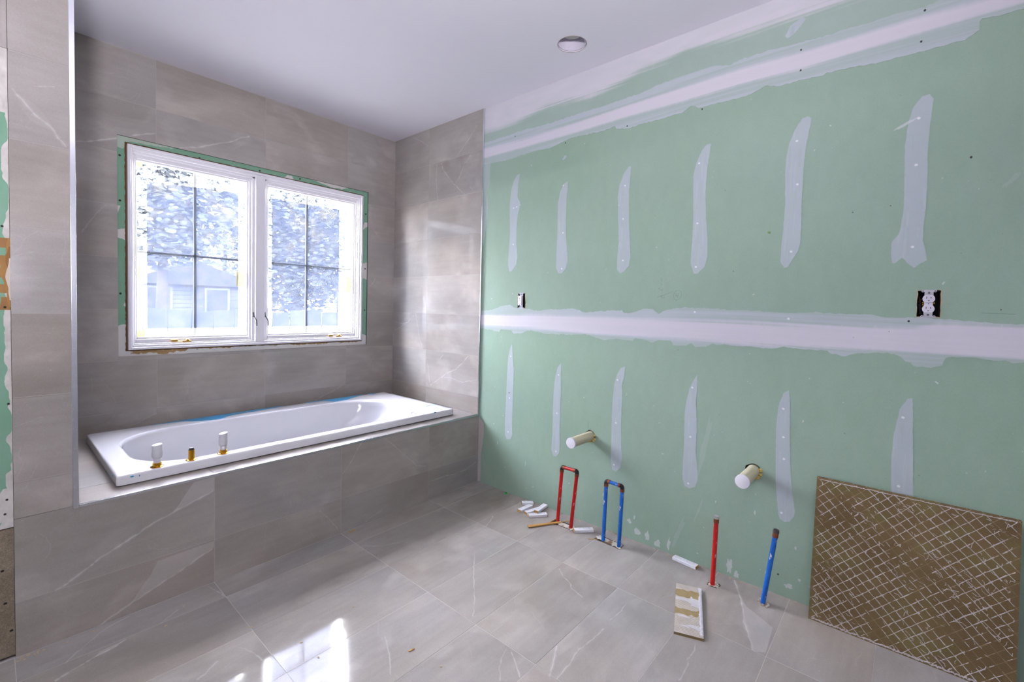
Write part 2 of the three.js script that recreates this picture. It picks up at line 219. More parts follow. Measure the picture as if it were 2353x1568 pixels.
function tileRect(parent, name, mat, st, at, a0, a1, b0, b1, hole, flip, th = 0.009) {   // one tile, cut to leave out the rectangle hole
  a0 += JOINT / 2; a1 -= JOINT / 2; b0 += JOINT / 2; b1 -= JOINT / 2;
  if (!hole || a1 <= hole[0] || a0 >= hole[1] || b1 <= hole[2] || b0 >= hole[3]) return mesh(name, tileGeo(a0, a1, b0, b1, th, at, st, 0.0004, flip), mat, parent);
  const cut = (lo, hi, p, q) => [lo, ...[p, q].filter((x) => x > lo && x < hi), hi], us = cut(a0, a1, hole[0], hole[1]), vs = cut(b0, b1, hole[2], hole[3]), out = [];
  for (let i = 0; i + 1 < us.length; i++) for (let j = 0; j + 1 < vs.length; j++) {
    const cu = (us[i] + us[i + 1]) / 2, cv = (vs[j] + vs[j + 1]) / 2;
    if (cu > hole[0] && cu < hole[1] && cv > hole[2] && cv < hole[3]) continue;
    out.push(tileGeo(us[i], us[i + 1], vs[j], vs[j + 1], th, at, st, 0.00001, flip));
  }
  return out.length ? mesh(name, merge(out), mat, parent) : null;
}
const WJ = [-1.705, -1.083, -0.459];                                 // upright joints of the window wall
const stA = stoneMap('A', -2.34, 0.0, 0, 2.74, 640, [-1.708, -1.087, -0.467], [0.2, ...ROWS]);
const stB = stoneMap('B', -2.18, 0.0, 0.5, 2.74, 640, WJ, ROWS);
const stR = stoneMap('R', -1.1, 0.0, 0.5, 2.74, 640, [-0.622], ROWS);
const FX = [-2.331, -1.709, -1.087, -0.465], FZ = [0.157, 0.467, 0.777, 1.087, 1.397, 1.707, 2.017, 2.327, 2.637];
const stF = stoneMap('F', -2.4, 0.0, 0, 2.8, 700, FX, FZ);
const stD = stoneMap('K', -2.18, 0.0, -1.1, 0.0, 500, [-1.708, -1.087, -0.467], [-0.2]);
const wave = heightMap(256, (u, v) => { let s = 0; for (const [i, j, a] of [[1, 2, 1], [3, -1, 0.8], [2, 5, 0.5], [-6, 3, 0.4], [7, 6, 0.25]]) s += a * Math.sin(6.2832 * (i * u + j * v) + i * 2.1 + j); return 0.5 + s / 6; });
const stone = (st, roughness, more = {}) => std(0xffffff, roughness, { map: st.map, ...more });
const mFloorTile = stone(stF, 0.07, { bumpMap: wave, bumpScale: 0.0011, specularIntensity: 0.5 });
const mTileA = stone(stA, 0.2), mTileB = stone(stB, 0.16), mTileR = stone(stR, 0.06, { specularIntensity: 0.8 }), mTileD = stone(stD, 0.34);
const grout = std(rgb(176, 170, 166), 0.9), groutFloor = std(rgb(194, 189, 186), 0.9);
const white = std(rgb(226, 225, 232), 0.5);

// ------------------------------------------------------------------ floor
const floor = struct('floor', box(XL, 0.3, -0.12, -0.0006, 0 - 1.3, ZR), groutFloor);
{
  const at = (u, v, d) => V3(u, -d, v), xs = [XL, -3.575, -2.953, ...FX, 0.0], zs = [0.0, ...FZ, 2.947, 3.257, 3.567, 3.877, 4.187, ZR];
  for (let i = 0; i + 1 < xs.length; i++) for (let j = 0; j + 1 < zs.length; j++) {
    const t = tileRect(floor, 'floor_tile', mFloorTile, stF, at, xs[i], xs[i + 1], zs[j], zs[j + 1], null, true);
    const tilt = 0.0014; const cx = (xs[i] + xs[i + 1]) / 2, cz = (zs[j] + zs[j + 1]) / 2;   // tiles are never laid dead level
    t.geometry.translate(-cx, 0, -cz); t.position.set(cx, 0, cz); t.rotation.set(R(-tilt, tilt), 0, R(-tilt, tilt));
  }
}

// ------------------------------------------------------------------ ceiling with the hole for a recessed light
const CAN = [-0.283, 0.935, 0.079];
const mCeil = std(rgb(226, 224, 232), 0.85);
{
  const s = new THREE.Shape([[XL, -1.25], [0.05, -1.25], [0.05, ZR + 0.05], [XL, ZR + 0.05]].map(([x, z]) => new THREE.Vector2(x, z)));
  const hole = new THREE.Path(); hole.absarc(CAN[0], CAN[1], CAN[2], 0, Math.PI * 2, true); s.holes.push(hole);
  const g = new THREE.ExtrudeGeometry(s, { depth: 0.013, bevelEnabled: false, curveSegments: 32 }).rotateX(Math.PI / 2).translate(0, H + 0.013, 0);
  struct('ceiling', g, mCeil);
  struct('roof', box(XL - 0.2, 0.25, H + 0.24, H + 0.3, -1.5, ZR + 0.2), std(rgb(150, 140, 130), 0.9));
}

// ------------------------------------------------------------------ green moisture-resistant board, joint compound and pencil marks, drawn in metres
const jag = (p, amp, seed, closed) => {   // a torn, trowelled edge between the measured points
  const out = [], n = p.length / 2, m = closed ? n : n - 1;
  for (let i = 0; i < m; i++) {
    const j = (i + 1) % n, x0 = p[2 * i], y0 = p[2 * i + 1], x1 = p[2 * j], y1 = p[2 * j + 1], L = Math.hypot(x1 - x0, y1 - y0), k = Math.max(1, Math.round(L / 0.012));
    for (let q = 0; q < k; q++) { const f = q / k, x = x0 + (x1 - x0) * f, y = y0 + (y1 - y0) * f; out.push(q ? x + (noise(x * 130 + seed, y * 130) - 0.5) * amp : x, q ? y + (noise(x * 130, y * 130 + seed) - 0.5) * amp : y); }
  }
  if (!closed) out.push(p[2 * n - 2], p[2 * n - 1]); return out;
};
const bandEdge = {}; for (const k of Object.keys(BAND)) { const a = BAND[k].slice(); a[0] = -0.012; a[a.length - 2] = 2.76; bandEdge[k] = jag(a, k === 'top' || k.includes('C') ? 0.004 : 0.009, k.length * 7, false); }
const edgeAt = (k, z) => { const p = bandEdge[k]; for (let i = 2; i < p.length; i += 2) if (p[i] >= z) { const f = (z - p[i - 2]) / Math.max(1e-6, p[i] - p[i - 2]); return p[i - 1] + (p[i + 1] - p[i - 1]) * clamp(f); } return p[p.length - 1]; };
const GREEN = [151, 176, 157], MUD = [188, 196, 203], CORE = [215, 211, 219];
const strips = STRIPS.map((p, i) => jag(p, i < 12 ? 0.0025 : 0.004, i * 3.3, true));
const PPW = 736, wallCanvas = (() => {
  const n = 2024, L = n / PPW, cols = {}; for (const k of Object.keys(BAND)) { cols[k] = new Float32Array(n); for (let x = 0; x < n; x++) cols[k][x] = edgeAt(k, (x + 0.5) / PPW); }
  const mix = (a, b, t) => [a[0] + (b[0] - a[0]) * t, a[1] + (b[1] - a[1]) * t, a[2] + (b[2] - a[2]) * t];
  const c = pixelMap(n, n, (x, y) => {
    const z = (x + 0.5) / PPW, h = (y + 0.5) / PPW, blot = (fbm(z * 1.6, h * 1.9, 3) - 0.5) * 9, fine = (noise(z * 300, h * 300) - 0.5) * 4 + (fbm(z * 30, h * 14, 2) - 0.5) * 5;
    let p = [GREEN[0] + blot + fine, GREEN[1] + blot * 0.5 + fine, GREEN[2] + blot + fine];
    for (const k of ['up', 'mid']) {
      const t = cols[k + 'T'][x], b = cols[k + 'B'][x]; if (h > t || h < b) continue;
      const ct = cols[k + 'CT'][x], cb = cols[k + 'CB'][x], streak = fbm(z * 1.1, h * 85 + noise(z * 1.2, h * 4) * 3, 3);   // drag marks of the taping knife
      const inMud = 0.6 + 0.3 * smooth(0.36, 0.66, streak);
      p = mix(p, MUD, inMud); const core = smooth(-0.012, 0.011, Math.min(ct - h, h - cb) + (streak - 0.5) * 0.02); p = mix(p, CORE, core * (0.86 + 0.14 * streak));
    }
    if (h > cols.upT[x]) p = mix(p, MUD, 0.18 + 0.16 * fbm(z * 3, h * 16, 3));   // thin skim of compound between the two seams
    const top = cols.top[x], st = fbm(z * 2.2, h * 120, 3);
    if (h > top - 0.03) p = mix(p, CORE, smooth(-0.02, 0.035, h - top + (st - 0.5) * 0.05) * (0.78 + 0.2 * fbm(z * 9, h * 30, 2)));
    return p;
  });
  const g = c.getContext('2d'), X = (z) => z * PPW, Y = (h) => n - h * PPW;
  strips.forEach((p, i) => {
    g.beginPath(); for (let k = 0; k < p.length; k += 2) g[k ? 'lineTo' : 'moveTo'](X(p[k]), Y(p[k + 1])); g.closePath(); g.fillStyle = i === 13 ? 'rgba(192,184,182,0.96)' : i === 14 ? 'rgba(190,200,206,0.55)' : 'rgba(185,194,202,0.80)'; g.fill();
    g.save(); g.clip(); const r = mulberry(i + 40), xs = p.filter((_, k) => !(k % 2)), ys = p.filter((_, k) => k % 2), x0 = Math.min(...xs), x1 = Math.max(...xs), y0 = Math.min(...ys), y1 = Math.max(...ys);
    for (let k = 0; k < 26; k++) { const x = X(x0 + r() * (x1 - x0)), y = Y(y0 + r() * (y1 - y0)), l = (20 + r() * 90); g.strokeStyle = r() < 0.5 ? 'rgba(150,176,166,0.10)' : 'rgba(212,216,224,0.12)'; g.lineWidth = 1 + r() * 6; g.beginPath(); g.moveTo(x, y); g.lineTo(x + (r() - 0.5) * 8, y + l); g.stroke(); }
    g.restore();
  });
  for (let i = 0; i < FILLED_SCREWS.length; i += 2) { g.fillStyle = 'rgba(232,232,236,0.95)'; g.beginPath(); g.ellipse(X(FILLED_SCREWS[i]), Y(FILLED_SCREWS[i + 1]), 3.9, 3.4, 0.4, 0, 7); g.fill(); }
  for (let i = 0; i < BARE_SCREWS.length; i += 2) { g.fillStyle = 'rgba(34,32,32,0.95)'; g.beginPath(); const k = i < 20 || i >= 28 ? 1 : 0.5; g.ellipse(X(BARE_SCREWS[i]), Y(BARE_SCREWS[i + 1]), 2.4 * k, 2.9 * k, 0, 0, 7); g.fill(); }
  const r = mulberry(77);
  for (let i = 0; i < 420; i++) { const z = r() * L, h = Math.pow(r(), 1.5) * 2.4, s = 0.4 + r() * r() * 2.2; const dk = r() < 0.3, q = dk ? 0.5 : 1; g.fillStyle = dk ? 'rgba(70,72,66,0.55)' : `rgba(222,222,222,${0.25 + r() * 0.5})`; g.beginPath(); g.ellipse(X(z), Y(h), s * q, s * q * (0.6 + r() * 2.2), r() * 3, 0, 7); g.fill(); }
  const smear = (z, h, w, l, ang, col) => { g.save(); g.translate(X(z), Y(h)); g.rotate(ang); g.fillStyle = col; g.beginPath(); for (let k = 0; k < 26; k++) { const a = k / 26 * 6.283, q = 0.45 + 0.75 * noise(Math.cos(a) * 2.2 + z * 40, Math.sin(a) * 2.2 + h * 40); g[k ? 'lineTo' : 'moveTo'](Math.cos(a) * w * PPW * q, Math.sin(a) * l * PPW * q); } g.closePath(); g.fill(); g.restore(); };
  for (const [z, h, w, l, a] of [[1.22, 0.10, 0.016, 0.016, 0], [1.25, 0.13, 0.006, 0.016, 0.2], [1.27, 0.055, 0.02, 0.02, 0], [1.33, 0.05, 0.014, 0.03, 0.1], [1.39, 0.03, 0.02, 0.02, 0], [1.45, 0.05, 0.01, 0.035, 0.1], [1.055, 0.20, 0.01, 0.014, 0], [1.065, 0.16, 0.012, 0.02, 0], [1.16, 0.16, 0.004, 0.05, 0], [0.45, 0.24, 0.003, 0.02, 0], [0.19, 0.33, 0.004, 0.012, 0], [0.15, 0.46, 0.004, 0.008, 0], [1.757, 0.05, 0.017, 0.04, 0], [1.79, 0.02, 0.014, 0.02, 0], [2.01, 0.055, 0.012, 0.02, 1.2], [2.05, 0.1, 0.008, 0.008, 0], [1.86, 0.35, 0.005, 0.012, 0], [2.03, 0.24, 0.004, 0.01, 0], [2.34, 2.06, 0.006, 0.045, 1.1], [2.47, 1.43, 0.004, 0.008, 0.5], [0.1, 1.36, 0.008, 0.003, 0]]) smear(z, h, w, l, a, 'rgba(212,214,214,0.72)');
  for (const [z, h, w, l, a] of [[1.62, 0.62, 0.016, 0.18, 0.16], [1.60, 0.28, 0.008, 0.07, 0.3], [1.5, 0.13, 0.014, 0.1, 0.35], [2.63, 1.79, 0.01, 0.04, 0.6]]) smear(z, h, w, l, a, 'rgba(196,206,206,0.22)');
  smear(1.873, 1.675, 0.008, 0.008, 0, 'rgba(118,136,84,0.85)');
  // pencilled sum and circled figure
  g.strokeStyle = 'rgba(84,96,92,0.6)'; g.lineWidth = 0.9;
  const pen = (...p) => { g.beginPath(); for (let k = 0; k < p.length; k += 2) g[k ? 'lineTo' : 'moveTo'](X(p[k]), Y(p[k + 1])); g.stroke(); };
  pen(1.339, 1.375, 1.385, 1.387, 1.428, 1.406); pen(1.364, 1.478, 1.357, 1.472, 1.366, 1.466, 1.358, 1.46); pen(1.359, 1.448, 1.367, 1.44, 1.358, 1.434); pen(1.345, 1.414, 1.352, 1.425, 1.356, 1.410, 1.37, 1.418, 1.366, 1.404); pen(1.36, 1.378, 1.37, 1.382, 1.364, 1.37, 1.376, 1.37); pen(1.381, 1.382, 1.378, 1.374, 1.386, 1.37);
  g.beginPath(); g.ellipse(X(1.452), Y(1.384), 15, 19, 0.35, 0, 7); g.stroke(); pen(1.447, 1.395, 1.442, 1.38, 1.456, 1.383); pen(1.459, 1.397, 1.45, 1.368);
  pen(2.575, 1.318, 2.66, 1.316); pen(0.932, 0.575, 0.934, 0.62);
  return c;
})();
const wallTex = tex(wallCanvas, THREE.MirroredRepeatWrapping);
const mGreen = std(0xffffff, 0.72, { map: wallTex });
const uvWall = (g, off = 0) => { const u = g.attributes.uv; for (let i = 0; i < u.count; i++) u.setXY(i, (u.getX(i) + off) / (2024 / PPW), u.getY(i) / (2024 / PPW)); return g; };
const poly = (p) => { const v = []; for (let i = 0; i < p.length; i += 2) v.push(new THREE.Vector2(p[i], p[i + 1])); return new THREE.Shape(v); };
// (z, y) drawings stand up on the plane x = 0 and grow towards -x
const onRight = (shape, depth, x = 0) => uvWall(new THREE.ExtrudeGeometry(shape, { depth, bevelEnabled: false, curveSegments: 20 })).rotateY(-Math.PI / 2).translate(x, 0, 0);
const OUT1 = [0.381, 1.3485], OUT2 = [2.431, 1.35], DR1 = [0.948, 0.533], DR2 = [1.845, 0.547];
const rough = (z0, z1, y0, y1, s) => { const p = jag([z0, y0, z1, y0, z1, y1, z0, y1], 0.006, s, true), v = []; for (let i = 0; i < p.length; i += 2) v.push(new THREE.Vector2(p[i], p[i + 1])); return new THREE.Path(v); };
const roundHole = (z, y, r, s) => { const v = []; for (let i = 0; i < 26; i++) { const a = i / 26 * 6.2832, q = r * (0.94 + 0.14 * noise(i * 0.9 + s, s)); v.push(new THREE.Vector2(z + Math.cos(a) * q, y + Math.sin(a) * q)); } return new THREE.Path(v); };
const wallRight = (() => {
  const s = new THREE.Shape([[-1.25, -0.1], [ZR + 0.1, -0.1], [ZR + 0.1, H + 0.02], [-1.25, H + 0.02]].map(([z, y]) => new THREE.Vector2(z, y)));
  s.holes.push(rough(0.347, 0.416, 1.297, 1.400, 3), rough(2.397, 2.467, 1.298, 1.402, 9), roundHole(...DR1, 0.036, 2), roundHole(...DR2, 0.036, 5));
  const w = struct('wall_right', onRight(s, 0.013, 0.013), mGreen);
  mesh('wall_backing', box(0.07, 0.15, -0.1, H + 0.25, -1.4, ZR + 0.1), std(rgb(120, 100, 80), 0.9), w);
  const band = (top, bot) => { const p = bandEdge[top].slice(), b = bandEdge[bot]; for (let i = b.length - 2; i >= 0; i -= 2) p.push(b[i], b[i + 1]); return p; };
  const dress = (name, p, depth) => mesh(name, onRight(poly(p), depth), mGreen, w);
  dress('joint_compound_band', band('upT', 'upB'), 0.0014); dress('joint_compound_band', band('midT', 'midB'), 0.0014);
  strips.forEach((p, i) => dress(i < 12 ? 'joint_compound_strip' : 'joint_compound_dab', p, i === 13 ? 0.004 : 0.0009));
  const at = (u, v, d) => V3(-0.012 + d, v, u), cuts = [-D, -0.622, -0.004];
  for (let j = 0; j + 1 < ROWS.length; j++) for (let i = 0; i + 1 < cuts.length; i++) tileRect(w, 'tile', mTileR, stR, at, cuts[i], cuts[i + 1], ROWS[j], Math.min(ROWS[j + 1], H - 0.002), null, true);
  mesh('grout_bed', box(-0.0114, 0, DECK + 0.001, H, -D, -0.005), grout, w);
  return w;
})();

// ------------------------------------------------------------------ window wall of the niche
const mBoard = std(rgb(140, 178, 152), 0.75), mRaw = std(rgb(116, 84, 52), 0.95);
const OPEN = [-1.851, -0.312, 0.988, 2.213], BARE = [-1.885, -0.272, 0.958, 2.243];
const wallBack = (() => {
  const u0 = BARE[0], v0 = BARE[2], du = BARE[1] - BARE[0], dv = BARE[3] - BARE[2], ppm = 560, w = Math.round(du * ppm), h = Math.round(dv * ppm);
  const c = pixelMap(w, h, (x, y) => { const b = (fbm(x / 60, y / 60, 3) - 0.5) * 16; return [126 + b, 168 + b * 0.6, 142 + b]; });
  const g = c.getContext('2d'), X = (u) => (u - u0) * ppm, Y = (v) => h - (v - v0) * ppm, r = mulberry(9);
  const blob = (pts, col, amp = 0.008) => { const p = jag(pts, amp, pts[0] * 9, true); g.fillStyle = col; g.beginPath(); for (let i = 0; i < p.length; i += 2) g[i ? 'lineTo' : 'moveTo'](X(p[i]), Y(p[i + 1])); g.closePath(); g.fill(); };
  const mud = 'rgba(220,216,212,0.96)', brown = 'rgba(150,118,74,0.95)';
  blob([-1.9, 0.93, -0.25, 0.93, -0.25, 1.03, -0.33, 1.05, -0.33, 1.0, -1.82, 1.0, -1.82, 1.13, -1.86, 1.15, -1.9, 1.14], mud);
  blob([-1.9, 1.66, -1.82, 1.63, -1.82, 1.72, -1.9, 1.70], mud); blob([-1.9, 2.18, -1.86, 2.17, -1.83, 2.22, -1.62, 2.236, -1.62, 2.26, -1.9, 2.26], 'rgba(196,204,190,0.75)');
  blob([-0.78, 2.25, -0.60, 2.218, -0.5, 2.222, -0.44, 2.25], mud); blob([-0.96, 2.205, -0.93, 2.236, -0.9, 2.238, -0.88, 2.205], mud); blob([-0.33, 1.53, -0.25, 1.5, -0.25, 1.66, -0.32, 1.64], mud);
  blob([-0.32, 1.92, -0.27, 1.96, -0.26, 1.99, -0.3, 1.99], mud); blob([-1.885, 1.79, -1.87, 1.84, -1.89, 1.84], mud, 0.004); blob([-1.83, 1.24, -1.86, 1.26, -1.85, 1.29], mud, 0.004);
  blob([-1.83, 0.975, -1.72, 0.972, -1.66, 0.962, -1.63, 0.972, -1.56, 0.973, -1.53, 0.998, -1.8, 0.998], brown, 0.016); blob([-1.44, 0.985, -1.3, 0.982, -1.28, 0.998, -1.44, 0.998], brown, 0.012); blob([-0.9, 0.985, -0.62, 0.98, -0.6, 0.998, -0.9, 0.998], brown, 0.014); blob([-1.05, 0.985, -1.0, 0.98, -0.98, 0.998, -1.05, 0.998], 'rgba(170,160,140,0.9)', 0.01); blob([-0.52, 0.984, -0.36, 0.982, -0.34, 0.998, -0.52, 0.998], brown, 0.012);
  for (let i = 0; i < 60; i++) { g.fillStyle = r() < 0.5 ? brown : mud; g.fillRect(X(u0 + r() * du), Y(r() < 0.7 ? 0.995 - r() * 0.02 : 2.2 + r() * 0.05), 1 + r() * 3, 1 + r() * 2); }
  for (const [x, y] of [[-1.873, 2.13], [-1.873, 1.87], [-1.873, 1.33], [-1.48, 2.215], [-1.12, 2.222], [-0.84, 2.228], [-0.29, 2.06], [-0.29, 1.6], [-0.29, 1.25]]) { g.fillStyle = 'rgba(24,22,20,1)'; g.beginPath(); g.arc(X(x), Y(y), 3, 0, 7); g.fill(); }
  const s = new THREE.Shape([[BARE[0] - 0.01, BARE[2] - 0.01], [BARE[1] + 0.01, BARE[2] - 0.01], [BARE[1] + 0.01, BARE[3] + 0.01], [BARE[0] - 0.01, BARE[3] + 0.01]].map((p) => new THREE.Vector2(...p)));
  const hp = jag([OPEN[0], OPEN[2], OPEN[1], OPEN[2], OPEN[1], OPEN[3], OPEN[0], OPEN[3]], 0.005, 4, true), hv = []; for (let i = 0; i < hp.length; i += 2) hv.push(new THREE.Vector2(hp[i], hp[i + 1])); s.holes.push(new THREE.Path(hv));
  const gb = new THREE.ExtrudeGeometry(s, { depth: 0.012, bevelEnabled: false }), uv = gb.attributes.uv; for (let i = 0; i < uv.count; i++) uv.setXY(i, (uv.getX(i) - u0) / du, (uv.getY(i) - v0) / dv);
  const o = [-1.8365, -0.3275, 1.0015, 2.1985], z0 = -D - 0.15, z1 = -D - 0.021;
  const wll = struct('wall_back', merge([box(-2.5, o[0] - 0.004, -0.1, H + 0.25, z0, z1), box(o[1] + 0.004, 0.15, -0.1, H + 0.25, z0, z1), box(o[0] - 0.004, o[1] + 0.004, -0.1, o[2] - 0.004, z0, z1), box(o[0] - 0.004, o[1] + 0.004, o[3] + 0.004, H + 0.25, z0, z1)]), mRaw);
  mesh('bare_board', gb.translate(0, 0, -D - 0.02), std(0xffffff, 0.8, { map: tex(c) }), wll);
  mesh('grout_bed', merge([box(-W, BARE[0], DECK - 0.02, H, -D - 0.012, -D - 0.0006), box(BARE[1], 0, DECK - 0.02, H, -D - 0.012, -D - 0.0006), box(BARE[0], BARE[1], DECK - 0.02, BARE[2], -D - 0.012, -D - 0.0006), box(BARE[0], BARE[1], BARE[3], H, -D - 0.012, -D - 0.0006)]), grout, wll);
  const at = (u, v, d) => V3(u, v, -D - d), cuts = [-W + 0.001, ...WJ, -0.012];
  for (let j = 0; j + 1 < ROWS.length; j++) for (let i = 0; i + 1 < cuts.length; i++) tileRect(wll, 'tile', mTileB, stB, at, cuts[i], cuts[i + 1], ROWS[j] - (j ? 0 : 0.01), Math.min(ROWS[j + 1], H - 0.002), BARE, false);
  return wll;
})();

// ------------------------------------------------------------------ partition on the left: its tiled end, its bare board beside it, its face inside the niche
const wallFront = (() => {
  const wl = struct('wall_front', merge([box(XL, -W2 + 0.0008, -0.1, H + 0.25, -0.15, -0.026), box(-W2 + 0.0008, -W - 0.012, DECK + 0.002, H + 0.25, -0.15, -0.026)]), mRaw);
  const cc = pixelMap(360, 1536, (x, y) => {
    const u = x / 360 * 0.36, v = y / 1536 * 2.74, e = 0.33 + (noise(v * 9, 3) - 0.5) * 0.012, b = (fbm(u * 30, v * 12, 3) - 0.5) * 18; let p = [128 + b, 172 + b * 0.6, 145 + b];
    const mud = u > 0.36 - (v < 0.62 ? 0.012 + 0.03 * noise(v * 25, 1) : v > 1.93 ? 0.2 : 0.016 * smooth(0.35, 0.8, fbm(v * 14, 7, 3)) + 0.002) || (v < 0.56 && v > 0.5); if (mud) { const m = (fbm(u * 60, v * 40, 3) - 0.5) * 40; p = [212 + m, 208 + m, 202 + m]; }
    if (u > e + 0.012 * noise(v * 60, 2) && v > 1.25 && v < 1.5 && noise(v * 40, 5) > 0.3) p = [160 + b * 2, 120 + b * 2, 72 + b]; return p;
  });
  const gc = cc.getContext('2d'); for (const [x, y] of [[0.345, 2.34], [0.343, 1.54], [0.347, 1.26], [0.352, 0.92], [0.345, 0.58], [0.34, 0.53]]) { gc.fillStyle = 'rgba(24,20,18,1)'; gc.beginPath(); gc.ellipse(x * 1000, 1536 - y / 2.74 * 1536, 3.4, 1.9, 0, 0, 7); gc.fill(); }
  const board = box(XL, -W2, 0.478, H, -0.026, -0.004), uv = board.attributes.uv, pb = board.attributes.position; for (let i = 0; i < uv.count; i++) uv.setXY(i, (pb.getX(i) + W2 + 0.36) / 0.36, pb.getY(i) / 2.74);
  mesh('green_board', board, std(0xffffff, 0.8, { map: tex(cc) }), wl);
  const cb = pixelMap(256, 384, (x, y) => { const b = (fbm(x / 40, y / 40, 4) - 0.5) * 40 + (noise(x * 0.9, y * 0.9) - 0.5) * 46; return [134 + b, 122 + b, 104 + b]; }); const g2 = cb.getContext('2d'); for (const [x, y] of [[228, 30], [236, 118], [240, 215], [250, 300]]) { g2.fillStyle = 'rgba(30,26,22,1)'; g2.beginPath(); g2.ellipse(x, y, 3, 3.2, 0, 0, 7); g2.fill(); }
  const gcb = box(XL, -W2, 0.012, 0.474, -0.026, -0.005), uc = gcb.attributes.uv, pc = gcb.attributes.position; for (let i = 0; i < uc.count; i++) uc.setXY(i, (pc.getX(i) + W2 + 0.36) / 0.36, pc.getY(i) / 0.474);
  const cem = mesh('cement_board', gcb, std(0xffffff, 0.95, { map: tex(cb, THREE.MirroredRepeatWrapping) }), wl); cem.userData.label = 'bare brown cement board near the floor';
  for (const [y0, y1, w, d, col] of [[1.26, 1.50, 0.017, 0.0022, [168, 128, 78]], [1.285, 1.43, 0.009, 0.0042, [214, 204, 190]], [1.33, 1.47, 0.012, 0.0034, [146, 106, 62]]]) {
    const p = [-W2 + 0.0005, y0, -W2 + 0.0005, y1]; for (let k = 0; k <= 14; k++) { const y = y1 + (y0 - y1) * k / 14; p.push(-W2 - w * (0.35 + 0.9 * noise(y * 55, d * 4000)) * Math.sin(Math.PI * (0.06 + 0.88 * k / 14)), y); }
    mesh('torn_paper', new THREE.ExtrudeGeometry(poly(jag(p, 0.003, y0, true)), { depth: d, bevelEnabled: true, bevelSize: 0.0008, bevelThickness: 0.0006, bevelSegments: 1 }).translate(0, 0, -0.004), std(rgb(...col), 0.95), wl);
  }
  const bed = mesh('grout_bed', merge([box(-W2 + 0.002, -W - 0.001, DECK, H, -0.026, -0.0006)]), grout, wl);
  const at = (u, v, d) => V3(u, v, -d), rows = [DECK, 0.637, 0.94, 1.243, 1.544, 1.847, 2.148, 2.45, H - 0.002];
  for (let j = 0; j + 1 < rows.length; j++) tileRect(wl, 'tile', mTileA, stA, at, -W2, -W - 0.003, rows[j], rows[j + 1], null, false);
  for (let j = 6; j + 1 < rows.length; j++) tileRect(wl, 'tile', mTileA, stA, at, -2.951, -W2, rows[j], rows[j + 1], null, false);
  return wl;
})();
{
  const wn = struct('wall_niche_left', box(-W - 0.14, -W - 0.011, DECK - 0.02, H + 0.25, -D - 0.02, -0.15), mRaw);
  mesh('grout_bed', box(-W - 0.011, -W - 0.0015, DECK - 0.02, H, -D, -0.03), grout, wn);
  const at = (u, v, d) => V3(-W - d, v, u), cuts = [-D, -0.622, -0.004];
  for (let j = 0; j + 1 < ROWS.length; j++) for (let i = 0; i + 1 < cuts.length; i++) tileRect(wn, 'tile', mTileR, stR, at, cuts[i], cuts[i + 1], ROWS[j] - (j ? 0 : 0.01), Math.min(ROWS[j + 1], H - 0.002), null, false);
}

// ------------------------------------------------------------------ the tiled platform that carries the tub
const TUB = { x0: -2.036, x1: -0.160, z0: -1.0, z1: -0.104, top: 0.553, low: 0.509 };
{
  const pf = thing('tub_platform', 'low grey stone tiled platform that the white bathtub is set into', 'tub surround');
  const hx0 = TUB.x0 + 0.05, hx1 = TUB.x1 - 0.05, hz0 = TUB.z0 + 0.05, hz1 = TUB.z1 - 0.05, under = DECK - 0.0115;
  const core = mesh('core', merge([box(-W2 + 0.001, -0.016, 0, DECK - 0.012, -0.06, -0.0006), box(-W, hx0, under - 0.02, under, -D, -0.03), box(hx1, -0.014, under - 0.02, under, -D, -0.03), box(hx0, hx1, under - 0.02, under, hz1, -0.03), box(hx0, hx1, under - 0.02, under, -D, hz0)]), grout, pf);
  const at = (u, v, d) => V3(u, v, -d), xs = [-W2, -1.708, -1.087, -0.467, -0.004];
  for (let i = 0; i + 1 < xs.length; i++) { tileRect(pf, 'front_tile', mTileA, stA, at, xs[i], xs[i + 1], 0.001, 0.2, null, false); tileRect(pf, 'front_tile', mTileA, stA, at, xs[i], xs[i + 1], 0.2, DECK, [-W, 1, 0.4935, 1], false); }
  const up = (u, v, d) => V3(u, DECK - d, v), dx = [-W, -1.708, -1.087, -0.467, -0.012];
  for (let i = 0; i + 1 < dx.length; i++) { tileRect(pf, 'deck_tile', mTileD, stD, up, dx[i], dx[i + 1], -0.2, -0.011, [hx0, hx1, hz0, hz1], true); tileRect(pf, 'deck_tile', mTileD, stD, up, dx[i], dx[i + 1], -D, -0.2, [hx0, hx1, hz0, hz1], true); }
}
// aluminium edge profiles
const mAlu = std(rgb(226, 230, 236), 0.22, { metalness: 1 });
const trimMesh = (name, g) => struct(name, g, mAlu);
trimMesh('trim_1', merge([rbox(-2.1765, -2.1605, DECK - 0.012, H - 0.001, -0.011, 0.0014, 0.0012), box(-2.1625, -2.1605, DECK, H - 0.001, -0.02, -0.004)]));
trimMesh('trim_2', rbox(-2.1605, -0.004, DECK - 0.0115, DECK + 0.0006, -0.0115, 0.0014, 0.0012));
trimMesh('trim_3', rbox(-0.0138, -0.001, DECK - 0.012, H - 0.001, -0.006, 0.0022, 0.0012));

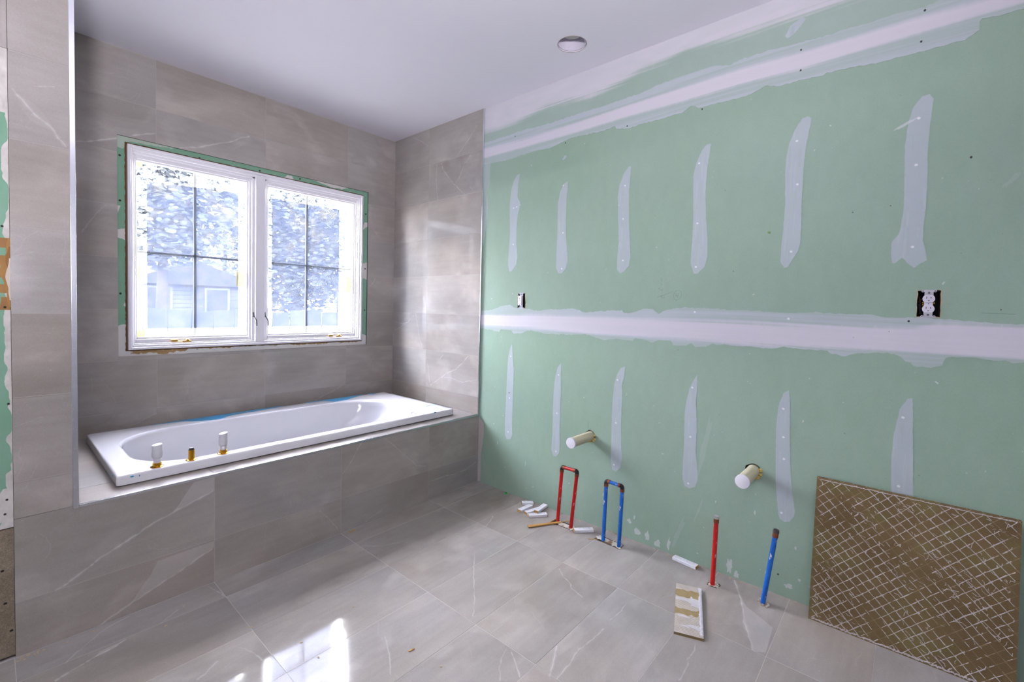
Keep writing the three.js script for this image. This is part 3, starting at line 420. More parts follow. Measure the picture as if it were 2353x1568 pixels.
// ------------------------------------------------------------------ bathtub
const porcelain = std(rgb(243, 243, 246), 0.12, { clearcoat: 0.5, clearcoatRoughness: 0.05 });
function roundRect(x0, x1, z0, z1, r, ns = 14, nc = 12) {   // corner radii: [front left, front right, back right, back left]
  const c = [[x0 + r[0], z1 - r[0], r[0], 1], [x1 - r[1], z1 - r[1], r[1], 0], [x1 - r[2], z0 + r[2], r[2], 3], [x0 + r[3], z0 + r[3], r[3], 2]], out = [];
  for (let k = 0; k < 4; k++) {
    const [cx, cz, q, s] = c[k], a0 = [0, Math.PI / 2, 0, 0]; const from = Math.PI - k * Math.PI / 2;   // turns front left -> front right -> back right -> back left
    for (let i = 0; i <= nc; i++) { const a = from - (i / nc) * Math.PI / 2; out.push([cx + Math.cos(a) * q, cz + Math.sin(a) * q]); }
    const [nx, nz, nq] = c[(k + 1) % 4], e = out[out.length - 1], a = from - Math.PI / 2, sx = nx + Math.cos(a) * nq, sz = nz + Math.sin(a) * nq;
    for (let i = 1; i < ns; i++) out.push([e[0] + (sx - e[0]) * i / ns, e[1] + (sz - e[1]) * i / ns]);
  }
  return out;
}
function ringLoft(rings, cap) {
  const n = rings[0].length, P = [], I = []; for (const r of rings) for (const p of r) P.push(...p);
  for (let k = 0; k + 1 < rings.length; k++) for (let i = 0; i < n; i++) { const j = (i + 1) % n, a = k * n + i, b = k * n + j, c = a + n, d = b + n; I.push(a, b, c, b, d, c); }
  if (cap) { const l = rings[rings.length - 1], m = [0, 0, 0]; for (const p of l) for (let c = 0; c < 3; c++) m[c] += p[c] / n; const at = P.length / 3; P.push(...m); const k = (rings.length - 1) * n; for (let i = 0; i < n; i++) I.push(k + i, k + (i + 1) % n, at); }
  const g = new THREE.BufferGeometry(); g.setAttribute('position', new THREE.Float32BufferAttribute(P, 3)); g.setIndex(I); g.computeVertexNormals(); return g;
}
{
  const tub = thing('bathtub', 'white acrylic drop-in bathtub with a wide rim below the window', 'bathtub', [0, 0, 0]);
  const outer = (off, y, r) => roundRect(TUB.x0 + off, TUB.x1 - off, TUB.z0 + off, TUB.z1 - off, [r, r, r, r]).map(([x, z]) => [x, y, z]);
  const rings = [outer(0.03, TUB.low, 0.006), outer(0.001, TUB.low, 0.014), outer(0, TUB.low + 0.003, 0.014), outer(0, TUB.top - 0.010, 0.014), outer(0.0012, TUB.top - 0.005, 0.014), outer(0.004, TUB.top - 0.0015, 0.014), outer(0.009, TUB.top, 0.014), outer(0.03, TUB.top, 0.02)];
  const inner = roundRect(-1.955, -0.292, -0.872, -0.158, [0.24, 0.28, 0.30, 0.26]), bottom = roundRect(-1.80, -0.92, -0.74, -0.29, [0.18, 0.16, 0.16, 0.18]), deep = 0.37;
  for (let k = 0; k <= 22; k++) {
    const t = k / 22, s = Math.pow(t, 1.0), drop = Math.sin(Math.min(1, t) * Math.PI / 2);
    const y = k < 4 ? TUB.top - 0.0185 * Math.pow(k / 4, 2.2) : TUB.top - 0.0185 - (deep - 0.0185) * (1 - Math.pow(1 - (k - 4) / 18, 1.9));
    const f = k < 4 ? 0.10 * (k / 4) : 0.10 + 0.90 * Math.pow((k - 4) / 18, 1.55);
    rings.push(inner.map(([x, z], i) => { const q = x > -1.0 && f > 0 ? f : f; return [x + (bottom[i][0] - x) * q, y, z + (bottom[i][1] - z) * q]; }));
  }
  mesh('basin', ringLoft(rings, true), porcelain, tub);
  const over = mesh('overflow_plate', lathe([[0, 0.012], [0.026, 0.011], [0.034, 0.006], [0.036, 0]], 28).rotateZ(-Math.PI / 2 - 0.15).translate(-1.905, 0.44, -0.47), std(rgb(210, 212, 216), 0.12, { metalness: 1 }), tub); over.userData.label = 'round chrome overflow plate';
  mesh('drain', lathe([[0, 0.008], [0.02, 0.007], [0.035, 0.003], [0.037, 0]], 28).translate(-1.68, TUB.top - deep + 0.001, -0.5), std(rgb(210, 212, 216), 0.15, { metalness: 1 }), tub);
  // remains of the blue protective film
  const blue = std(rgb(60, 158, 206), 0.35, { side: THREE.DoubleSide });
  const filmStrip = (pts, seed) => { const a = [], b = []; for (let i = 0; i + 1 < pts.length; i++) for (let k = 0; k < 8; k++) { const f = k / 8, x = pts[i][0] + (pts[i + 1][0] - pts[i][0]) * f; a.push(new THREE.Vector2(x, pts[i][1] + (pts[i + 1][1] - pts[i][1]) * f + (noise(x * 90 + seed, 1) - 0.5) * 0.008)); b.push(new THREE.Vector2(x, pts[i][2] + (pts[i + 1][2] - pts[i][2]) * f + (noise(x * 70, seed) - 0.5) * 0.012)); } const s = new THREE.Shape([...a, ...b.reverse()]); const m = mesh('protective_film', new THREE.ExtrudeGeometry(s, { depth: 0.0012, bevelEnabled: false }).rotateX(Math.PI / 2).translate(0, TUB.top + 0.0014, 0), blue, tub); m.userData.label = 'torn remains of bright blue protective film'; };
  filmStrip([[-1.74, -1.0, -0.995], [-1.6, -1.002, -0.975], [-1.52, -1.004, -0.905], [-1.42, -1.004, -0.885], [-1.37, -1.004, -0.93], [-1.3, -1.004, -0.955], [-1.12, -1.004, -0.975], [-0.98, -1.004, -0.992]], 1);
  filmStrip([[-0.83, -1.004, -0.992], [-0.7, -1.004, -0.985], [-0.66, -1.004, -0.895], [-0.56, -1.004, -0.895], [-0.47, -1.004, -0.95], [-0.40, -1.004, -0.985], [-0.34, -1.004, -0.998]], 4);
  filmStrip([[-0.315, -1.004, -0.985], [-0.29, -1.0, -0.95], [-0.25, -0.985, -0.972]], 6);
  filmStrip([[-0.255, -0.305, -0.298], [-0.2, -0.312, -0.303], [-0.172, -0.3, -0.288]], 8);
  const tear = (x, y, z, w, h) => mesh('protective_film', new THREE.IcosahedronGeometry(1, 1).scale(w, h, 0.002).translate(x, y, z), blue, tub);
  tear(-0.335, 0.552, TUB.z1 + 0.001, 0.012, 0.005); tear(-1.985, 0.541, TUB.z1 + 0.0005, 0.007, 0.004); tear(-1.96, 0.538, TUB.z1 + 0.0004, 0.002, 0.004);
  mesh('protective_film', new THREE.IcosahedronGeometry(1, 1).scale(0.002, 0.006, 0.012).translate(TUB.x0 - 0.0004, 0.536, -0.2), blue, tub);
}
// rough-in fittings on the tub rim
const brass = std(rgb(206, 154, 44), 0.24, { metalness: 1 }), capMat = std(rgb(232, 233, 236), 0.4, { transmission: 0.25, thickness: 0 });
function valve(x, z, label, tip) {
  const t = thing('tub_valve', label, 'valve', [x, TUB.top, z], 'covered valves on the tub rim');
  mesh('flange', lathe([[0, 0], [0.0245, 0], [0.025, 0.0015], [0.022, 0.003], [0.0165, 0.0038], [0.0162, 0.006]], 36), brass, t);
  const hex = new THREE.CylinderGeometry(0.0165, 0.0165, 0.013, 8).translate(0, 0.0118, 0); mesh('collar', merge([hex, new THREE.CylinderGeometry(0.0172, 0.0172, 0.003, 32).translate(0, 0.0172, 0)]), brass, t);
  mesh('stem', lathe([[0.0135, 0.018], [0.0135, 0.038], [0.0145, 0.039]], 28), white, t);
  const c = mesh('cap', (() => { const g = lathe([[0, 0.0385], [0.0165, 0.0385], [0.0195, 0.046], [0.0203, 0.062], [0.0187, 0.072], [0.0187, 0.098], [0.017, 0.1], [0, 0.1]], 32), p = g.attributes.position; for (let i = 0; i < p.count; i++) if (p.getY(i) > 0.09) p.setY(i, p.getY(i) + p.getX(i) * tip); g.computeVertexNormals(); return g; })(), capMat, t); c.userData.label = 'frosted white plastic cap';
}
valve(-1.893, -0.135, 'white capped tub valve on brass collar nearest the tub corner', 0.12);
valve(-1.632, -0.138, 'white capped tub valve on brass collar right of brass stub', 0.18);
{
  const t = thing('spout_stub', 'short brass spout pipe with black tip between the white capped valves', 'pipe stub', [-1.764, TUB.top, -0.135]);
  mesh('flange', lathe([[0, 0], [0.0225, 0], [0.023, 0.0015], [0.019, 0.0032], [0.014, 0.0042], [0.0125, 0.006]], 36), brass, t);
  mesh('pipe', lathe([[0.0125, 0.005], [0.0122, 0.046], [0.0115, 0.047], [0, 0.047]], 28), brass, t);
  mesh('black_tip', lathe([[0.0115, 0.046], [0.0118, 0.049], [0.0095, 0.051], [0.0098, 0.055], [0.008, 0.0575], [0, 0.0575]], 28), std(rgb(34, 30, 34), 0.35), t);
}

// ------------------------------------------------------------------ window
function ring(o, t, z0, z1, r = 0.003) { const [a, b, c, d] = o; return merge([rbox(a, a + t[0], c, d, z0, z1, r), rbox(b - t[1], b, c, d, z0, z1, r), rbox(a + t[0], b - t[1], d - t[3], d, z0, z1, r), rbox(a + t[0], b - t[1], c, c + t[2], z0, z1, r)]); }
const vinyl = std(rgb(238, 237, 242), 0.32), dark = std(rgb(58, 58, 64), 0.35, { metalness: 0.6 }), gold = std(rgb(176, 138, 66), 0.4, { metalness: 0.8 });
const filmMap = tex(pixelMap(256, 384, (x, y) => { const v = clamp(0.5 + (fbm(x / 26, y / 14, 4) - 0.5) * 2.6), w = smooth(0.62, 0.9, fbm(x / 40 + 9, y / 40, 3) + (y / 384 - 0.6) * 0.25); const k = clamp(v * 0.45 + w * 0.8); return [204 + 46 * k, 217 + 34 * k, 250 + 5 * k]; }), THREE.RepeatWrapping);
const filmMat = new THREE.MeshPhysicalMaterial({ color: new THREE.Color().setRGB(0.185, 0.185, 0.19), map: filmMap, roughness: 0.28, transmission: 1, thickness: 0, ior: 1.35, specularIntensity: 0.3, side: THREE.DoubleSide });
const glassMat = new THREE.MeshPhysicalMaterial({ color: 0xffffff, roughness: 0, transmission: 1, thickness: 0, ior: 1.45 });
{
  const win = new THREE.Group(); win.name = 'window_1'; win.userData = { kind: 'structure' }; scene.add(win);
  const F = [-1.841, -0.323, 0.997, 2.203], Zf = -D + 0.008;
  const fr = mesh('frame', merge([ring(F, [0.014, 0.014, 0.014, 0.014], -D - 0.13, Zf, 0.002), ring([F[0] + 0.013, F[1] - 0.013, F[2] + 0.013, F[3] - 0.013], [0.012, 0.012, 0.014, 0.016], -D - 0.13, Zf - 0.016, 0.003), ring([F[0] + 0.024, F[1] - 0.024, F[2] + 0.026, F[3] - 0.028], [0.008, 0.008, 0.01, 0.014], -D - 0.13, Zf - 0.034, 0.003)]), vinyl, win);
  mesh('mullion', merge([rbox(-1.1455, -1.083, F[2] + 0.02, F[3] - 0.02, -D - 0.13, Zf - 0.012, 0.003), rbox(-1.163, -1.066, F[2] + 0.02, F[3] - 0.02, -D - 0.13, Zf - 0.034, 0.003)]), vinyl, win);
  for (const [x0, x1, film, bar, pane] of [[-1.815, -1.160, [-1.738, -1.235, 1.118, 2.02, 2.05], -1.487, 0], [-1.068, -0.349, [-1.013, -0.492, 1.12, 2.056, 2.066], -0.753, 1]]) {
    const y0 = 1.034, y1 = 2.163, zs = -D - 0.042, zg = -D - 0.072;
    const sash = mesh('sash', merge([ring([x0, x1, y0, y1], [0.016, 0.016, 0.022, 0.022], zs - 0.05, zs, 0.003), ring([x0 + 0.014, x1 - 0.014, y0 + 0.02, y1 - 0.02], [0.012, 0.012, 0.014, 0.012], zs - 0.05, zs - 0.012, 0.004)]), vinyl, win);
    const g0 = x0 + 0.024, g1 = x1 - 0.024, h0 = y0 + 0.032, h1 = y1 - 0.03;
    mesh('pane', box(g0 - 0.004, g1 + 0.004, h0 - 0.004, h1 + 0.004, zg - 0.001, zg + 0.001), glassMat, sash);
    const mv = std(rgb(216, 220, 214), 1, { transmission: 0.13, thickness: 0 }); mesh('muntin', rbox(bar - 0.0085, bar + 0.0085, h0, h1, zg - 0.014, zg - 0.004, 0.002), mv, sash); mesh('muntin', rbox(g0, g1, 1.581, 1.597, zg - 0.0145, zg - 0.0045, 0.002), mv, sash);
    const fs = poly(jag([film[0], film[2], film[1], film[2], film[1], film[4], film[0], film[3]], 0.004, pane, true)), fg = new THREE.ShapeGeometry(fs), fu = fg.attributes.uv; for (let i = 0; i < fu.count; i++) fu.setXY(i, (fu.getX(i) - film[0]) / 0.52 + pane * 0.37, (fu.getY(i) - film[2]) / 0.95);
    const fm = mesh('protective_film', fg.translate(0, 0, zg + 0.003), filmMat, sash); fm.userData.label = 'pale blue protective film on the glass';
    const tape = std(rgb(236, 232, 200), 0.9, { transmission: 0.3, thickness: 0 });
    for (const [tx, ty, tw, th] of pane ? [[g1 - 0.034, 1.46, 0.05, 0.13], [g0 + 0.006, h0 + 0.01, 0.02, 0.02]] : [[g1 - 0.036, 1.455, 0.055, 0.1], [g0 + 0.02, h0 + 0.02, 0.045, 0.05], [g0 + 0.01, 1.46, 0.018, 0.07], [g0 + 0.014, h1 - 0.02, 0.035, 0.028]]) mesh('tape', box(tx - tw / 2, tx + tw / 2, ty - th / 2, ty + th / 2, zg + 0.0035, zg + 0.004), tape, sash);
    // lock lever on the mullion side and the crank operator on the sill
    const hx = pane ? -1.076 : -1.152, lever = mesh('lock_lever', merge([rbox(hx - 0.003, hx + 0.003, 1.19, 1.226, Zf - 0.036, Zf - 0.026, 0.0015), rod(V3(hx, 1.205, Zf - 0.028), V3(hx + 0.012, 1.168, Zf - 0.006), 0.0035, 0.003, 10), rod(V3(hx + 0.012, 1.17, Zf - 0.006), V3(hx + 0.015, 1.13, Zf - 0.008), 0.0036, 0.003, 10)]), dark, win); lever.userData.label = 'dark metal lock lever';
    const cx = pane ? -0.60 : -1.63, cr = mesh('crank_operator', merge([rbox(cx, cx + 0.034, 1.034, 1.05, Zf - 0.034, Zf - 0.018, 0.002), rod(V3(cx + 0.03, 1.040, Zf - 0.022), V3(cx + 0.075, 1.038, Zf - 0.018), 0.0035, 0.0035, 8), new THREE.SphereGeometry(0.009, 14, 10).translate(cx + 0.086, 1.045, Zf - 0.02), rbox(cx + 0.06, cx + 0.105, 1.033, 1.043, Zf - 0.028, Zf - 0.014, 0.002)]), gold, win); cr.userData.label = 'brass crank operator on the window sill';
  }
  for (const y of [1.84, 1.30]) mesh('hinge', rbox(-1.1665, -1.1625, y - 0.035, y + 0.035, -D - 0.064, -D - 0.05, 0.001), std(rgb(96, 52, 44), 0.6), win);
}

// ------------------------------------------------------------------ the rest of the room, behind the camera
const paint = std(rgb(222, 220, 226), 0.85);
function wallWithHole(name, build) { return struct(name, merge(build), paint); }
{
  const o = LEFT_OPEN, w = [[ -0.15, o[0]], [o[1], ZR + 0.15]].map(([a, b]) => box(XL - 0.13, XL, -0.1, H + 0.25, a, b)); w.push(box(XL - 0.13, XL, -0.1, o[2], o[0], o[1]), box(XL - 0.13, XL, o[3], H + 0.25, o[0], o[1])); wallWithHole('wall_left', w);
  const p = REAR_OPEN, q = [[XL - 0.13, p[0]], [p[1], 0.15]].map(([a, b]) => box(a, b, -0.1, H + 0.25, ZR, ZR + 0.13)); q.push(box(p[0], p[1], -0.1, p[2], ZR, ZR + 0.13), box(p[0], p[1], p[3], H + 0.25, ZR, ZR + 0.13)); wallWithHole('wall_rear', q);
  const w2 = new THREE.Group(); w2.name = 'window_2'; w2.userData = { kind: 'structure' }; scene.add(w2);
  mesh('frame', merge([box(XL - 0.1, XL - 0.03, o[2], o[3], o[0], o[0] + 0.05), box(XL - 0.1, XL - 0.03, o[2], o[3], o[1] - 0.05, o[1]), box(XL - 0.1, XL - 0.03, o[2], o[2] + 0.05, o[0], o[1]), box(XL - 0.1, XL - 0.03, o[3] - 0.05, o[3], o[0], o[1])]), vinyl, w2);
  mesh('pane', box(XL - 0.07, XL - 0.066, o[2] + 0.04, o[3] - 0.04, o[0] + 0.04, o[1] - 0.04), glassMat, w2);
  const w3 = new THREE.Group(); w3.name = 'window_3'; w3.userData = { kind: 'structure' }; scene.add(w3);
  mesh('frame', ring(p, [0.05, 0.05, 0.05, 0.05], ZR + 0.03, ZR + 0.1), vinyl, w3);
  mesh('pane', box(p[0] + 0.04, p[1] - 0.04, p[2] + 0.04, p[3] - 0.04, ZR + 0.064, ZR + 0.068), glassMat, w3);
}

{   // the flood light itself
  const t = thing('flood_light', 'flood light on a tripod behind the camera, turned up to the ceiling', 'work light', [LAMP[0], 0, LAMP[2]]), q = new THREE.Quaternion().setFromUnitVectors(V3(0, 1, 0), V3(...LAMP_AIM).normalize()), blk = std(rgb(40, 40, 44), 0.5);
  const put = (g) => g.applyQuaternion(q).translate(0, LAMP[1], 0);
  mesh('housing', put(rbox(-0.11, 0.11, -0.06, 0.0, -0.08, 0.08, 0.008)), blk, t);
  mesh('lamp_face', put(box(-0.095, 0.095, 0.0005, 0.004, -0.065, 0.065)), std(0xffffff, 0.4, { emissive: new THREE.Color().setRGB(1, 0.95, 1.08), emissiveIntensity: 2 }), t);
  mesh('pole', rod(V3(0, 0.4, 0), V3(0, LAMP[1] - 0.05, 0), 0.014), blk, t); for (let k = 0; k < 3; k++) mesh('leg', rod(V3(0, 0.62, 0), V3(Math.cos(k * 2.094) * 0.36, 0.008, Math.sin(k * 2.094) * 0.36), 0.009), blk, t);
}

// ------------------------------------------------------------------ electrical outlets
const plate = std(rgb(205, 207, 212), 0.3, { metalness: 1 }), plastic = std(rgb(222, 218, 228), 0.35), hollow = std(rgb(16, 14, 14), 0.9);
const face = (shape, depth, bevel = 0.0008) => new THREE.ExtrudeGeometry(shape, { depth, bevelEnabled: bevel > 0, bevelSize: bevel, bevelThickness: bevel, bevelSegments: 2, curveSegments: 24 }).rotateY(-Math.PI / 2);   // (z, y) drawing growing towards -x
const S = (pts) => new THREE.Shape(pts.map((p) => new THREE.Vector2(...p)));
function outletBase(name, label, [z, y], w, h) {
  const o = thing(name, label, 'outlet', [0, y, z]);
  mesh('wall_box', merge([box(0.05, 0.054, -h, h, -w, w), box(0.006, 0.054, h - 0.002, h, -w, w), box(0.006, 0.054, -h, -h + 0.002, -w, w), box(0.006, 0.054, -h, h, -w, -w + 0.002), box(0.006, 0.054, -h, h, w - 0.002, w)]), hollow, o);
  const ear = (s) => { const e = S([[-0.0215, s * 0.0535], [0.0215, s * 0.0535], [0.0215, s * 0.047], [0.0175, s * 0.0445], [0.0125, s * 0.047], [0.0125, s * 0.0385], [-0.0125, s * 0.0385], [-0.0125, s * 0.047], [-0.0175, s * 0.0445], [-0.0215, s * 0.047]]); for (const q of [-0.0175, 0.0175]) { const c = new THREE.Path(); c.absarc(q, s * 0.0495, 0.0019, 0, Math.PI * 2, true); e.holes.push(c); } return face(e, 0.0014, 0.0003).translate(-0.0005, 0, 0); };
  mesh('yoke', merge([ear(1), ear(-1), box(0.001, 0.003, -0.04, 0.04, -0.013, 0.013)]), plate, o);
  for (const s of [1, -1]) { const sc = mesh('screw', merge([new THREE.CylinderGeometry(0.0036, 0.0036, 0.0016, 16).rotateZ(Math.PI / 2).translate(-0.003, s * 0.0425, 0)]), std(rgb(112, 114, 118), 0.35, { metalness: 1 }), o); }
  return o;
}
const tornEdge = (o, z0, z1, y0, y1) => { const f = (k, amp, s) => jag([z0 - k, y0 - k, z1 + k, y0 - k, z1 + k, y1 + k, z0 - k, y1 + k], amp, s + z0, true), sh = poly(f(0.0002, 0.007, 3)), hv = f(-0.0016, 0.005, 8), hp = []; for (let i = 0; i < hv.length; i += 2) hp.push(new THREE.Vector2(hv[i], hv[i + 1])); sh.holes.push(new THREE.Path(hp)); mesh('torn_board_edge', face(sh, 0.0016, 0).translate(0.0004, 0, 0), std(rgb(196, 176, 142), 0.95), o); };
const slot = (z, y, w, h, x) => box(x - 0.0006, x + 0.004, y - h / 2, y + h / 2, z - w / 2, z + w / 2);
{
  const o = outletBase('wall_outlet', 'duplex outlet without cover plate beside the widest compound strip', OUT2, 0.033, 0.05);
  const half = (s) => { const p = []; for (let i = 0; i <= 16; i++) { const a = -0.92 + 1.84 * i / 16; p.push([0.0172 * Math.cos(a), s * 0.0195 + 0.0172 * Math.sin(a)]); } for (let i = 0; i <= 16; i++) { const a = Math.PI - 0.92 + 1.84 * i / 16; p.push([0.0172 * Math.cos(a), s * 0.0195 + 0.0172 * Math.sin(a)]); } return face(S(p), 0.006).translate(-0.0015, 0, 0); };
  for (const s of [1, -1]) { const f = mesh('receptacle', half(s), plastic, o), y = s * 0.0195, g = new THREE.Shape(); g.absarc(0, y - 0.0085, 0.0026, 0, Math.PI); for (const k of [slot(-0.0064, y + 0.004, 0.0017, 0.008, -0.0085), slot(0.0064, y + 0.004, 0.0019, 0.0068, -0.0085), face(g, 0.002, 0).translate(-0.0072, 0, 0)]) mesh('slot', k, hollow, f); }
  mesh('bridge', rbox(-0.0055, 0.002, -0.012, 0.012, -0.0125, 0.0125, 0.001), plastic, o); mesh('screw', new THREE.CylinderGeometry(0.0017, 0.0017, 0.001, 12).rotateZ(Math.PI / 2).translate(-0.006, 0, 0), hollow, o);
  tornEdge(o, -0.0345, 0.036, -0.0525, 0.0525);
  const wire = mesh('wire', merge([rod(V3(0.02, 0.006, -0.03), V3(0.006, 0.02, -0.018), 0.0011, 0.0011, 8)]), std(rgb(190, 96, 44), 0.35, { metalness: 0.8 }), o); wire.userData.label = 'bare copper wire';
  for (const k of [box(0.001, 0.006, 0.002, 0.006, -0.0185, -0.0145), box(0.001, 0.006, -0.006, -0.002, -0.018, -0.0145), box(0.001, 0.006, 0.0, 0.006, 0.0145, 0.018)]) mesh('terminal', k, brass, o);
  for (const k of [rod(V3(0.04, -0.04, -0.022), V3(0.03, 0.0, -0.027), 0.003, 0.003, 8), rod(V3(0.042, -0.02, -0.02), V3(0.035, 0.03, -0.028), 0.0026, 0.0026, 8)]) mesh('cable', k, std(rgb(70, 62, 66), 0.6), o);
}
{
  const o = outletBase('wall_outlet', 'slim white rectangular outlet without cover plate near the tiled corner', OUT1, 0.032, 0.048);
  const f = mesh('receptacle', rbox(-0.0135, 0.002, -0.0335, 0.0335, -0.0215, 0.0115, 0.0016, 3), std(rgb(232, 231, 238), 0.3), o);
  tornEdge(o, -0.0345, 0.0355, -0.052, 0.052);
  const sl = []; for (const s of [1, -1]) sl.push(slot(-0.0114, s * 0.022 + 0.003, 0.0017, 0.007, -0.0132), slot(0.0014, s * 0.022 + 0.003, 0.0017, 0.006, -0.0132), new THREE.CylinderGeometry(0.0024, 0.0024, 0.002, 12).rotateZ(Math.PI / 2).translate(-0.0132, s * 0.022 - 0.0075, -0.005));
  const slotMat = std(rgb(54, 50, 54), 0.8); for (const k of sl) mesh('slot', k, slotMat, f); for (const y of [0.001, -0.006]) mesh('button', rbox(-0.0146, -0.012, y, y + 0.005, -0.0115, 0.0015, 0.0008), white, f);
}

// ------------------------------------------------------------------ drain pipes in the wall
const pvc = std(rgb(228, 220, 186), 0.42), capWhite = std(rgb(236, 235, 242), 0.35), foam = std(rgb(214, 192, 110), 0.9);
function drainPipe(z, y, len, label) {
  const t = thing('drain_pipe', label, 'drain pipe', [0, y, z], 'capped drain stubs in the green wall'), r = 0.0285;
  mesh('pipe', lathe([[r, -0.06], [r, len - 0.008]], 36).rotateZ(Math.PI / 2), pvc, t);
  mesh('cap', lathe([[r + 0.0015, len - 0.014], [r + 0.0024, len - 0.012], [r + 0.0024, len - 0.002], [r + 0.0008, len], [0, len + 0.0008]], 36).rotateZ(Math.PI / 2), capWhite, t);
  const l = [], q = mulberry(Math.round(z * 100)); for (let i = 0; i < 9; i++) { const a = -2.6 + q() * 3.0, g = new THREE.IcosahedronGeometry(0.004 + 0.004 * q(), 1); g.scale(0.8, 1, 1.3); l.push(g.translate(-0.001, Math.sin(a) * 0.034, Math.cos(a) * 0.034)); } const fm = mesh('foam_seal', merge(l), foam, t); fm.userData.label = 'crumbs of yellow sealing foam'; fm.userData.kind = 'stuff';
}
drainPipe(DR1[0], DR1[1], 0.212, 'cream drain pipe with white cap above the red pipe loop');
drainPipe(DR2[0], DR2[1], 0.192, 'cream drain pipe with white cap above the two single pipes');

// ------------------------------------------------------------------ supply pipes in the floor
const copper = std(rgb(136, 78, 52), 0.5, { metalness: 0.7 }), burnt = std(rgb(46, 42, 44), 0.5, { metalness: 0.5 });
function speckled(base, seed) { return tex(pixelMap(64, 256, (x, y) => { const s = (fbm(x / 9 + seed, y / 20, 3) - 0.5) * 22, w = noise(x / 3.1 + seed, y / 5.3) > 0.965 || fbm(x / 7, y / 26 + seed, 3) > 0.76; return w ? [214, 206, 204] : base.map((c) => c + s); }), THREE.RepeatWrapping); }
const redPipe = std(0xffffff, 0.35, { map: speckled([186, 26, 24], 3) }), bluePipe = std(0xffffff, 0.35, { map: speckled([22, 98, 186], 8) });
function loop(name, label, mat, A, B, C, E) {   // foot, head, head, foot
  const t = thing(name, label, 'supply pipe', [A[0], 0, A[2]]), o = t.position, v = (p) => V3(p[0] - o.x, p[1], p[2] - o.z), a = v(A), b = v(B), c = v(C), e = v(E), r = 0.0105;
  const up1 = b.clone().sub(a).normalize(), up2 = c.clone().sub(e).normalize(), x = c.clone().sub(b).normalize();
  const b1 = b.clone().addScaledVector(up1, -0.022), c1 = c.clone().addScaledVector(up2, -0.022), bx = b.clone().addScaledVector(x, 0.017), cx = c.clone().addScaledVector(x, -0.017);
  mesh('leg', rod(a.clone().addScaledVector(up1, -0.03), b1, r), mat, t); mesh('leg', rod(e.clone().addScaledVector(up2, -0.03), c1, r), mat, t); mesh('crossbar', rod(bx, cx, r * 0.92), mat, t);
  for (const [p, q, w, d1, d2] of [[b1, b, bx, up1, x], [c1, c, cx, up2, x.clone().negate()]]) {
    const bend = new THREE.QuadraticBezierCurve3(p.clone().addScaledVector(d1, 0.008), q, w.clone().addScaledVector(d2, -0.006)); mesh('elbow', new THREE.TubeGeometry(bend, 10, r * 1.12, 16), burnt, t);
    mesh('collar', rod(p.clone().addScaledVector(d1, -0.008), p.clone().addScaledVector(d1, 0.007), r * 1.17), copper, t); mesh('collar', rod(w.clone().addScaledVector(d2, -0.006), w.clone().addScaledVector(d2, 0.006), r * 1.12), copper, t);
  }
}
loop('supply_pipe_loop', 'red hot water pipe bent into an upright loop by the wall', redPipe, [-0.122, 0, 0.811], [-0.122, 0.345, 0.834], [-0.128, 0.348, 0.945], [-0.133, 0, 0.914]);
loop('supply_pipe_loop', 'blue cold water pipe bent into an upright loop by the wall', bluePipe, [-0.127, 0, 1.128], [-0.127, 0.343, 1.137], [-0.129, 0.340, 1.236], [-0.129, 0, 1.226]);
function stub(label, mat, A, B, tip) {
  const t = thing('supply_pipe', label, 'supply pipe', A), b = V3(B[0] - A[0], B[1], B[2] - A[2]), d = b.clone().normalize(), r = 0.0105, L = b.length(), at = (s) => d.clone().multiplyScalar(s);
  mesh('pipe', rod(at(-0.03), at(L - 0.02), r), mat, t); mesh('collar', rod(at(L - 0.03), at(L - 0.008), r * 1.12), copper, t); mesh('end_cap', merge([rod(at(L - 0.01), at(L - 0.002), r * 1.2), rod(at(L - 0.002), at(L + 0.003), r * 1.1)]), tip, t);
}
stub('single straight red pipe with grey cap rising from the floor', redPipe, [-0.135, 0, 1.72], [-0.135, 0.334, 1.727], std(rgb(168, 172, 168), 0.6));
stub('single leaning blue pipe with dark ring rising from the floor', bluePipe, [-0.122, 0, 1.932], [-0.122, 0.346, 1.973], std(rgb(74, 64, 66), 0.6));
